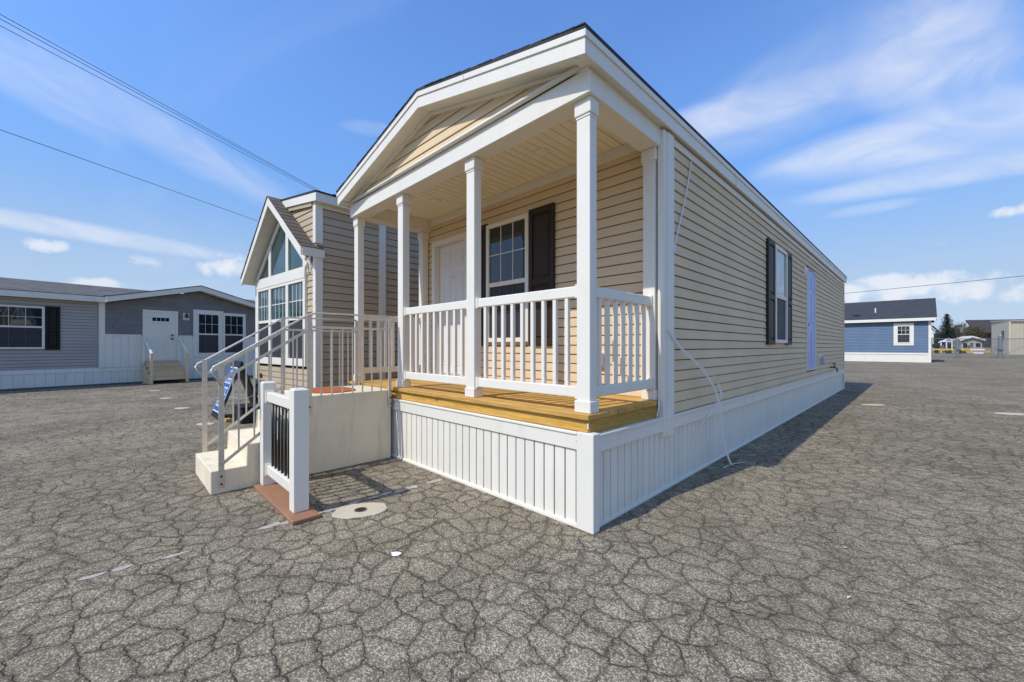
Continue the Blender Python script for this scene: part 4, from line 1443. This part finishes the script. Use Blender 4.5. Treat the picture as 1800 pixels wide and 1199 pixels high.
# ------------------------------------------------------------------ A-frame sign and black box left of the steps
def a_frame_sign():
    cx, cy = -7.62, -0.66
    T = thing('a_frame_sign', 'black A-frame sidewalk sign with blue and white panel', 'sign', (cx, cy, 0))
    Hh, sp, w = 1.03, 0.36, 0.33
    for sg in (-1, 1):
        # leaning board: bottom at y = sg*sp, top at y = 0
        n = Vector((0, Hh, sg * sp)).normalized()           # out of the board
        n = Vector((0, sg * Hh, sp)).normalized()
        def pt(x, t, o):
            p = Vector((x, sg * sp * (1 - t), Hh * t)) + n * o
            return tuple(p)
        def slab(x0, x1, t0, t1, o0, o1):
            v = [pt(x0, t0, o0), pt(x1, t0, o0), pt(x1, t1, o0), pt(x0, t1, o0), pt(x0, t0, o1), pt(x1, t0, o1), pt(x1, t1, o1), pt(x0, t1, o1)]
            return MB().add(v, [(0, 3, 2, 1), (4, 5, 6, 7), (0, 1, 5, 4), (1, 2, 6, 5), (2, 3, 7, 6), (3, 0, 4, 7)])
        b = slab(-w, w, 0.0, 1.0, -0.02, 0.02).build('board', 'black_plastic', T, 0.008)
        if sg < 0:
            slab(-w + 0.04, w - 0.04, 0.10, 0.90, 0.0205, 0.024).build('panel', 'sign_white', b)
            slab(-w + 0.065, w - 0.065, 0.12, 0.88, 0.0242, 0.027).build('panel_face', 'sign_blue', b)
            # white marks of the print: blocks of letters in four rows
            rs = random.Random(9)
            for (t0, t1, xs) in ((0.74, 0.84, ((-0.10, 0.10),)), (0.60, 0.70, ((-0.22, -0.13), (-0.09, 0.0), (0.04, 0.13), (0.16, 0.22))),
                                 (0.40, 0.54, ((-0.22, -0.10), (-0.06, 0.05), (0.09, 0.21))), (0.19, 0.28, ((-0.2, -0.12), (-0.07, 0.02), (0.07, 0.2)))):
                for (a, c) in xs:
                    q = slab(a, a + 0.028, t0, t1, 0.0272, 0.0285)
                    q.build('mark', 'sign_white', b)
                    slab(a + 0.0285, c, t1 - 0.025, t1, 0.0272, 0.0285).build('mark', 'sign_white', b)
                    slab(a + 0.0285, c, t0, t0 + 0.025, 0.0272, 0.0285).build('mark', 'sign_white', b)
    MB().tube([(-w - 0.02, 0, Hh + 0.005), (w + 0.02, 0, Hh + 0.005)], 0.018, 8).build('hinge', 'black_plastic', T)
    # strap between the boards
    MB().tube([(w + 0.005, -0.20, 0.40), (w + 0.03, -0.06, 0.35), (w + 0.03, 0.08, 0.36), (w + 0.005, 0.2, 0.40)], 0.007, 6).build('cord', 'sign_white', T)

    B = thing('storage_tote', 'low black box lying on asphalt beside the A-frame sign', 'box', (-6.72, -0.42, 0), RAD(4))
    tb = MB().prism([(-0.20, 0.0), (0.20, 0.0), (0.225, 0.27), (-0.225, 0.27)], -0.42, 0.42, 1).build('body', 'black_plastic', B, 0.012)
    MB().box(-0.245, 0.245, -0.445, 0.445, 0.2705, 0.30).build('lid', 'black_plastic', B, 0.010)
    tag(MB().box(-7.02, -6.86, -0.98, -0.90, 0.0, 0.06).build('wood_block', 'deck_wood', None, 0.004), 'yellow wood offcut on the ground below the A-frame sign', 'wood block')


a_frame_sign()


# ------------------------------------------------------------------ concrete pads set in the asphalt
def pads():
    G = 'concrete pads set in the asphalt'

    def pad(x, y, rx, ry, ang, label, hole=False):
        T = thing('concrete_pad', label, 'concrete pad', (x, y, 0), 0, G)
        poly = irregular(0, 0, rx, ry, ang, 30, 0.065)
        MB().prism(poly, 0.0, 0.009, 2).build('slab', 'pad_concrete', T, 0.003)
        if hole:
            ring = [(0.05 * math.cos(a), 0.05 * math.sin(a)) for a in [2 * math.pi * i / 18 for i in range(18)]]
            MB().prism([(p[0] * 1.0, p[1] * 1.0) for p in ring], 0.0092, 0.0112, 2).build('rust_ring', 'rust', T)
            MB().prism([(p[0] * 0.72, p[1] * 0.72) for p in ring], 0.0113, 0.0123, 2).build('hole', 'hole', T)
        return T
    pad(-1.53, -0.985, 0.205, 0.145, RAD(62), 'pale concrete pad with rusty hole beside the railing display', True)
    pad(-6.95, -1.26, 0.155, 0.105, RAD(20), 'flat concrete pad in the asphalt in front of A-frame sign')
    pad(-9.50, -1.31, 0.155, 0.105, RAD(35), 'pale pad nearest the A-frame sign, towards grey home')
    pad(-11.92, -1.38, 0.155, 0.105, RAD(30), 'middle pale pad between A-frame sign and grey home')
    pad(-14.49, -1.43, 0.155, 0.105, RAD(30), 'pale pad nearest the wooden steps of grey home')
    pad(0.93, 9.87, 0.24, 0.12, RAD(45), 'flat concrete pad near the shadow of the tan home')
    pad(2.96, 10.15, 0.26, 0.14, RAD(30), 'flat concrete pad at the right edge of the lot')


pads()


# ------------------------------------------------------------------ loose plastic strapping on the long side
def straps():
    def curve(pts, n=6):
        P = [Vector(p) for p in pts]
        out = []
        for i in range(len(P) - 1):
            p0, p1, p2, p3 = P[max(i - 1, 0)], P[i], P[i + 1], P[min(i + 2, len(P) - 1)]
            for k in range(n):
                t = k / n
                out.append(0.5 * ((2 * p1) + (p2 - p0) * t + (2 * p0 - 5 * p1 + 4 * p2 - p3) * t * t + (3 * p1 - p0 - 3 * p2 + p3) * t ** 3))
        out.append(P[-1])
        return out
    T = thing('plastic_strap', 'long white plastic strap dangling from corner board to the asphalt', 'strap', (0.05, 1.2, 0))
    M = lambda x, y, z: (x - 0.05, y - 1.2, z)
    main = curve([(0.046, 1.19, 1.47), (0.08, 1.418, 1.298), (0.13, 1.676, 1.146), (0.17, 1.868, 0.991), (0.2, 2.006, 0.798), (0.21, 2.06, 0.588),
                  (0.21, 2.112, 0.433), (0.21, 2.218, 0.236), (0.215, 2.36, 0.06), (0.20, 2.52, 0.012)])
    mb = MB(M)
    mb.ribbon(main, 0.024, (0.3, 0.6, 0.7))
    mb.build('band', 'strap', T)
    br = curve([(0.132, 1.685, 1.135), (0.19, 1.86, 1.06), (0.2, 2.006, 0.955), (0.225, 2.03, 0.83), (0.2, 2.04, 0.748)])
    mb = MB(M)
    mb.ribbon(br, 0.014, (0.6, 0.5, 0.6))
    mb.build('band', 'strap', T)
    mb = MB(M)
    mb.ribbon(curve([(0.205, 2.00, 0.775), (0.16, 1.85, 0.66), (0.14, 1.74, 0.56)]), 0.018, (0.8, 0.2, 0.6))
    mb.build('band', 'strap', T)
    mb = MB(M)
    mb.ribbon(curve([(0.152, 2.331, 0.006), (0.197, 2.526, 0.018), (0.251, 2.706, 0.008)]), 0.012, (1, 0.2, 0))
    mb.build('band', 'strap', T)
    mb = MB()
    mb.ribbon(curve([(0.022, 1.776, 3.215), (0.027, 1.69, 2.99), (0.024, 1.60, 2.76), (0.027, 1.42, 2.40), (0.046, 1.30, 2.20)]), 0.017, (0.1, 1, 0.3))
    tag(mb.build('plastic_strap', 'strap'), 'thin white strap slanting over the tan siding under the eave', 'strap')
    mb = MB()
    mb.ribbon(curve([(-0.012, 1.115, 0.86), (0.012, 1.06, 0.78), (0.014, 1.02, 0.705)]), 0.018, (0, 1, 0.5))
    tag(mb.build('plastic_strap', 'strap'), 'short white strap end hanging at the deck rim by the corner', 'strap')


straps()


# ------------------------------------------------------------------ small litter on the asphalt
def litter():
    rs = random.Random(17)
    rim = irregular(-0.70, -1.128, 0.034, 0.022, RAD(35), 11, 0.22)
    mid = irregular(-0.70, -1.128, 0.018, 0.011, RAD(35), 11, 0.3)
    mb = MB().add([(x, y, 0.003 + rs.uniform(0, 0.006)) for x, y in rim] + [(x, y, 0.006 + rs.uniform(0, 0.009)) for x, y in mid] + [(-0.70, -1.128, 0.010)],
                  [(i, (i + 1) % 11, 11 + (i + 1) % 11, 11 + i) for i in range(11)] + [(11 + i, 11 + (i + 1) % 11, 22) for i in range(11)])
    tag(mb.build('paper_scrap', 'paper'), 'crumpled white scrap of paper on the cracked asphalt', 'paper')
    for (px, py, a, L, lab) in ((1488, 965, 0.3, 0.022, 'small pale wood chip farther right of house corner'), (1493, 1052, 1.2, 0.022, 'thin pale sliver on asphalt, middle of right foreground'),
                                (1290, 1075, -0.4, 0.035, 'dry brown stalk on asphalt below the house corner'), (1605, 1065, 0.2, 0.03, 'dry brown leaf on the right foreground asphalt')):
        d = pixdir(px, py)
        t = -CAM.z / d.z
        p = CAM + d * t
        c, s_ = math.cos(a), math.sin(a)
        q = MB()
        P = [(-L, 0, 0.004), (-L * 0.3, 0.008, 0.012), (L, 0.002, 0.006), (L * 0.2, -0.007, 0.013)]
        q.add([(p.x + x * c - y * s_, p.y + x * s_ + y * c, z) for x, y, z in P], [(0, 3, 1), (1, 3, 2)])
        tag(q.build('dry_leaf', 'leaf_brown' if 'brown' in lab else 'pad_concrete'), lab, 'debris')


litter()


# ------------------------------------------------------------------ overhead wires
def at(px, py, depth):
    return CAM + pixdir(px, py) * depth


def wires():
    def wire(a, b, sag, r, label, ext=(0.9, 1.2)):
        a, b = Vector(a), Vector(b)
        p0, p1 = a - (b - a) * ext[0], b + (b - a) * ext[1]
        pts = []
        for i in range(41):
            t = i / 40
            p = p0.lerp(p1, t)
            p.z -= sag * 4 * t * (1 - t)
            pts.append(p)
        tag(MB().tube(pts, r, 6).build('overhead_wire', 'wire'), label, 'wire', 'overhead wires')
    z = 10.0
    def up(px, py, zz):
        return at(px, py, (zz - CAM.z) * 712.0 / (609 - py))
    for i, (l, r, lab) in enumerate(((25, 326, 'uppermost dark wire of the three at upper left'), (33, 328, 'middle dark wire of the three at upper left'),
                                     (45, 331, 'lowest dark wire of the three at upper left'))):
        wire(up(0, l, 10.4), up(545, r, 10.4), 0.0, 0.0085, lab, (0.6, 1.0))
    wire(up(0, 228, 8.0), up(452, 388, 8.0), 0.0, 0.0095, 'single dark wire crossing the sky above the grey home', (0.8, 1.0))
    wire(up(1484, 516, 8.5), up(1800, 485, 8.5), 0.0, 0.028, 'thin wire across the sky above the blue home', (0.6, 0.8))


wires()


# ------------------------------------------------------------------ far side of the lot, right
def far_right():
    def gp(px, depth):
        p = at(px, 609, depth)
        return Vector((p.x, p.y, 0))

    def facing(name, label, cat, px, depth, turn=0.0):
        """origin on the ground; local x to the right as seen, local -y towards the lot"""
        p = gp(px, depth)
        return thing(name, label, cat, p, YAW + turn)

    def look(px, off=0.0):
        return -math.atan((px - 900) / 712.0) + off

    # chain-link fence: posts, rails, wire mesh
    F = facing('chain_link_fence', 'grey chain-link fence with gate posts right of blue home', 'fence', 1683, 47.0)
    k = 47.0 / 712.0
    for i, (x, r, h) in enumerate(((0.0, 0.15, 2.35), (4.95, 0.19, 2.75), (-3.0, 0.05, 2.2), (7.9, 0.06, 2.3), (10.5, 0.06, 2.3))):
        pm = MB().tube([(x, 0, 0), (x, 0, h - r)], r, 12)
        pm.tube([(x, 0, h - r), (x, 0, h - r * 0.4), (x, 0, h)], r * 0.98, 12, r * 0.4)
        p = pm.build('post', 'fence_metal', F)
        if r > 0.1:
            MB().box(x - r * 1.5, x + r * 1.5, -r * 1.5, r * 1.5, 0.0, 0.16).build('foot', 'fence_metal', p)
            MB().box(x - r * 1.25, x + r * 1.25, -r * 1.3, r * 1.3, 0.9, 1.02).build('clamp', 'fence_metal', p)
    MB().tube([(-3.0, 0, 2.22), (14, 0, 2.22)], 0.035, 8).build('rail', 'fence_metal', F)
    MB().tube([(-3.0, 0, 0.12), (14, 0, 0.12)], 0.03, 8).build('rail', 'fence_metal', F)
    MB().tube([(0.2, 0, 1.15), (4.7, 0, 1.15)], 0.022, 8).build('rail', 'fence_metal', F)
    MB().tube([(5.2, 0, 0.3), (10, 0, 2.2)], 0.022, 8).build('brace', 'fence_metal', F)
    me = MB()
    step = 0.22
    for i in range(int(17 / step)):
        x = -3.0 + i * step
        me.bar((x, 0, 0.12), (x + 2.1, 0, 2.22), 0.008, 0.008)
        me.bar((x, 0, 2.22), (x + 2.1, 0, 0.12), 0.008, 0.008)
    tag(me.build('wire_mesh', 'fence_metal', F), kind='stuff')

    # tan metal building
    B = facing('metal_building', 'large cream metal-clad building at the right edge', 'building', 1776, 66.0)
    s = 66.0 / 712.0
    hgt = 1.33 + (609 - 565) * s
    ang = RAD(52)
    bx = MB().box(0, 22, 0, 0.2, 0, hgt)
    w = bx.build('front_wall', 'metal_panel', B)
    for i in range(36):
        MB().box(i * 0.6, i * 0.6 + 0.07, -0.04, -0.002, 0, hgt).build('rib', 'metal_panel', w)
    e = Vector((5.9, 7.6, 0))
    sw = MB().add([(0, 0, 0), (e.x, e.y, 0), (e.x, e.y, hgt + 0.2), (0, 0, hgt), (0.3, 0.1, 0), (e.x + 0.3, e.y - 0.1, 0), (e.x + 0.3, e.y - 0.1, hgt + 0.2), (0.3, 0.1, hgt)],
                  [(0, 1, 2, 3), (7, 6, 5, 4), (0, 4, 5, 1), (1, 5, 6, 2), (2, 6, 7, 3), (3, 7, 4, 0)])
    sw = sw.build('side_wall', 'metal_panel_grey', B)
    for i in range(1, 14):
        q = e * (i / 14)
        MB().box(q.x - 0.05, q.x + 0.03, q.y - 0.06, q.y - 0.005, 0, hgt).build('rib', 'metal_panel_grey', sw)
    q = e * 0.33
    MB().box(q.x - 0.42, q.x + 0.10, q.y - 0.25, q.y - 0.02, 2.8, 4.0).build('vent_hood', 'far_dark', sw)
    MB().box(3.3, 5.0, -0.08, 0.0, 1.7, 2.9).build('window', 'glass', B)
    rf = MB().add([(-0.15, -0.2, hgt), (22.2, -0.2, hgt), (22.2, 14, hgt + 0.8), (e.x - 0.2, e.y, hgt + 0.35),
                   (-0.15, -0.2, hgt + 0.2), (22.2, -0.2, hgt + 0.2), (22.2, 14, hgt + 1.0), (e.x - 0.2, e.y, hgt + 0.55)],
                  [(3, 2, 1, 0), (4, 5, 6, 7), (0, 1, 5, 4), (1, 2, 6, 5), (2, 3, 7, 6), (3, 0, 4, 7)])
    rf.build('roof', 'metal_panel_grey', B)

    # dark barn behind it
    s = 105.0 / 712.0
    D = facing('dark_barn', 'large dark brown barn roof behind the cream metal building', 'building', 1712, 105.0)
    L = 30
    z0, z1, z2 = 0.0, 1.33 + (609 - 584) * s, 1.33 + (609 - 562) * s
    MB().box(0, L, 0, 10, z0, z1).build('wall', 'barn_dark', D)
    rr = MB().add([(-0.6, -0.8, z1 - 0.3), (L, -0.8, z1 - 0.1), (L, 6, z2 + 0.35), (4.5, 6, z2), (-0.6, -0.8, z1), (L, -0.8, z1 + 0.2), (L, 6, z2 + 0.65), (4.5, 6, z2 + 0.3)],
                  [(3, 2, 1, 0), (4, 5, 6, 7), (0, 1, 5, 4), (1, 2, 6, 5), (2, 3, 7, 6), (3, 0, 4, 7)])
    rr.build('roof', 'barn_dark', D)
    for i in range(5):
        MB().box(1 + i * 4.5, 3.5 + i * 4.5, -0.1, -0.005, 0.2, 3.0).build('bay_door', 'far_dark', D)

    # small display cabins beyond the fence
    def cabin(name, label, px, depth, w, d, h, rise, wall, roofm, turn=0.0, porch=False):
        T = facing(name, label, 'cabin', px, depth, look(px, turn))
        MB().box(0, w, 0, d, 0, h).build('wall', wall, T)
        MB().prism([(0, h), (w, h), (w / 2, h + rise)], -0.01, d, 1).build('gable', wall, T)
        for a, b in ((-0.3, w / 2), (w / 2, w + 0.3)):
            z = lambda x: h + rise - abs(x - w / 2) * rise / (w / 2)
            MB().prism([(a, z(a) + 0.02), (b, z(b) + 0.02), (b, z(b) + 0.2), (a, z(a) + 0.2)], -0.5, d + 0.3, 1).build('roof', roofm, T)
            MB().prism([(a, z(a) - 0.1), (b, z(b) - 0.1), (b, z(b) + 0.14), (a, z(a) + 0.14)], -0.56, -0.505, 1).build('fascia', 'far_white', T)
        if porch:
            for x in (0.1, w * 0.36, w * 0.68, w - 0.1):
                MB().box(x - 0.1, x + 0.1, -1.6, -1.4, 0, h).build('post', 'far_white', T)
            MB().box(-0.1, w + 0.1, -1.7, -0.6, h - 0.02, h + 0.25).build('porch_beam', 'far_white', T)
        MB().box(w * 0.42, w * 0.58, -0.06, -0.015, 0.1, 2.1).build('door', 'far_dark' if wall != 'far_dark' else 'rust', T)
        MB().box(w * 0.70, w * 0.92, -0.06, -0.015, 1.0, 2.0).build('window', 'glass', T)
        MB().box(w * 0.08, w * 0.28, -0.06, -0.015, 1.0, 2.0).build('window', 'glass', T)
        return T
    cabin('small_cabin', 'small dark cabin with white gabled porch beyond the fence', 1653, 92.0, 2.6, 6, 2.35, 0.7, 'far_dark', 'roof_dark', 0.0, True)
    cabin('small_cabin', 'beige shed with pale roof edge beyond the chain-link fence', 1690, 84.0, 2.9, 5, 2.7, 0.6, 'metal_panel_grey', 'metal_panel', 0.25)
    cabin('small_cabin', 'low white roofed cabin under the tall conifer', 1656, 112.0, 3.6, 5, 3.3, 0.8, 'far_dark', 'far_white', 0.1)
    cabin('small_cabin', 'white gabled house showing just right of the blue home', 1626, 125.0, 2.2, 8, 6.2, 1.5, 'far_white', 'roof_dark', -0.1)
    cabin('small_cabin', 'distant pale house between conifer and bare trees', 1683, 140.0, 2.4, 8, 7.0, 1.8, 'far_white', 'roof_dark', 0.2)

    # yellow equipment and stacked material along the yard
    def loader(px, depth, label, sc):
        T = facing('yard_machine', label, 'machine', px, depth, look(px))
        b = MB().box(0, 2.6 * sc, 0, 1.2, 0.45 * sc, 1.0 * sc).build('body', 'machine_yellow', T, 0.08)
        MB().box(0.9 * sc, 1.6 * sc, 0.1, 1.1, 1.0 * sc, 1.7 * sc).build('cab', 'far_dark', T, 0.05)
        MB().bar((2.5 * sc, 0.6, 0.8 * sc), (3.5 * sc, 0.6, 0.25 * sc), 0.25, 0.2).build('arm', 'machine_yellow', T)
        MB().box(3.2 * sc, 3.9 * sc, 0.0, 1.2, 0.02, 0.5 * sc).build('bucket', 'machine_yellow', T, 0.04)
        for x in (0.45, 2.0):
            MB().tube([(x * sc, -0.12, 0.38 * sc), (x * sc, 0.2, 0.38 * sc)], 0.38 * sc, 14).build('wheel', 'black_plastic', T)
    loader(1641, 78.0, 'yellow machine parked nearest the blue home', 0.9)
    loader(1664, 76.0, 'yellow machine parked left of the first gate post', 0.85)
    loader(1689, 78.0, 'yellow machine parked between the two gate posts', 0.95)
    for j, (px, dp, w, h, mt, lab) in enumerate(((1705, 74, 1.8, 1.2, 'far_white', 'stack of white material between the gate posts'),
                                                 (1726, 78, 3.0, 1.1, 'rubble', 'low brownish pile of stock left of metal building'))):
        T = facing('material_stack', lab, 'stack', px, dp, look(px))
        for i in range(4):
            MB().box(random.uniform(0, 0.1), w - random.uniform(0, 0.25), 0, 1.0, i * h / 4 + 0.01, (i + 1) * h / 4 - 0.02).build('bundle', mt if i % 2 == 0 else 'rubble', T, 0.02)

    # conifer
    def conifer(px, depth, H, R, label):
        T = facing('conifer_tree', label, 'tree', px, depth)
        rs = random.Random(4)
        MB().tube([(0, 0, 0), (0.05, 0, H * 0.5), (0, 0, H)], 0.28, 8, 0.03).build('trunk', 'bark', T)
        v, f = [], []
        z = 1.2
        while z < H - 0.2:
            t = (z - 1.2) / (H - 1.2)
            rr = R * (1 - t) ** 0.72 * rs.uniform(0.85, 1.1) + 0.15
            nb = int(9 + 7 * (1 - t))
            for i in range(nb):
                a = 2 * math.pi * (i + rs.random()) / nb
                L = rr * rs.uniform(0.7, 1.15)
                segs = max(3, int(L / 0.22))
                for k in range(segs):
                    u = (k + rs.random()) / segs
                    c = Vector((math.cos(a) * L * u, math.sin(a) * L * u, z - 0.32 * L * u * u + rs.uniform(-0.06, 0.06)))
                    wdt = 0.20 * (1.25 - u) + 0.08
                    for q in range(5):
                        d = Vector((rs.uniform(-1, 1), rs.uniform(-1, 1), rs.uniform(-0.9, 0.35))).normalized() * wdt * rs.uniform(1.0, 1.9)
                        e2 = Vector((rs.uniform(-1, 1), rs.uniform(-1, 1), rs.uniform(-0.4, 0.4))).normalized() * wdt * 0.35
                        o = len(v)
                        v.extend([tuple(c - e2), tuple(c + e2), tuple(c + d)])
                        f.append((o, o + 1, o + 2))
            z += 0.30 + 0.16 * (1 - t)
        mb = MB()
        mb.add(v, f)
        mb.build('crown', 'needles', T)
    conifer(1664.5, 104.0, 1.33 + (609 - 551) * 104 / 712, 3.7, 'dark tall conifer standing behind the far cabins')

    # leafless trees
    def bare(px, depth, H, label, seed, spread=0.9, brush=500):
        T = facing('bare_tree', label, 'tree', px, depth)
        rs = random.Random(seed)
        tr = MB()
        tw = MB()

        def grow(p, d, L, r, lev):
            q = p + d * L
            (tr if lev < 2 else tw).tube([p, p.lerp(q, 0.5) + Vector((rs.uniform(-1, 1), rs.uniform(-1, 1), 0)) * L * 0.05, q], r, 5, r * 0.62, cap=False)
            if lev >= 5:
                return
            for _ in range(rs.randint(2, 4)):
                nd = (d + Vector((rs.uniform(-1, 1), rs.uniform(-1, 1), rs.uniform(-0.25, 0.75))) * spread * 0.75).normalized()
                grow(p.lerp(q, rs.uniform(0.6, 1.0)), nd, L * rs.uniform(0.58, 0.80), r * 0.58, lev + 1)
        grow(Vector((0, 0, 0)), Vector((0.03, 0, 1)), H * 0.33, H * 0.030, 0)
        tr.build('trunk', 'bark', T)
        tw.build('crown', 'twigs', T)
    bare(1676, 118.0, 9.0, 'thin leafless tree right beside the conifer', 1)
    bare(1686, 112.0, 9.5, 'leafless tree behind the first gate post', 2)
    bare(1699, 108.0, 9.0, 'tallest leafless tree above the beige shed', 3)
    bare(1709, 106.0, 8.0, 'dense leafless tree between shed and barn', 6)
    bare(1718, 109.0, 7.6, 'leafless tree against the left end of the barn', 8)
    bare(1727, 112.0, 8.0, 'leafless tree rising above the barn roof', 12)
    # dense evergreen scrub at the barn's end
    T = facing('scrub', 'olive green shrub mass left of the dark barn', 'shrub', 1709, 101.0)
    rs = random.Random(21)
    v, f = [], []
    for i in range(9000):
        a, b, c = rs.gauss(0, 1), rs.gauss(0, 1), rs.random()
        p = Vector((a * 1.7, b * 1.0, c * 6.2 * max(0.15, 1 - 0.16 * a * a)))
        d = Vector((rs.uniform(-1, 1), rs.uniform(-1, 1), rs.uniform(-0.3, 1))).normalized() * rs.uniform(0.15, 0.4)
        e2 = Vector((rs.uniform(-1, 1), rs.uniform(-1, 1), rs.uniform(-1, 1))).normalized() * 0.08
        o = len(v)
        v.extend([tuple(p - e2), tuple(p + e2), tuple(p + d)])
        f.append((o, o + 1, o + 2))
    MB().add(v, f).build('crown', 'scrub', T)
    MB().tube([(0, 0, 0), (0, 0, 3.5)], 0.12, 6, 0.03).build('trunk', 'bark', T)


far_right()
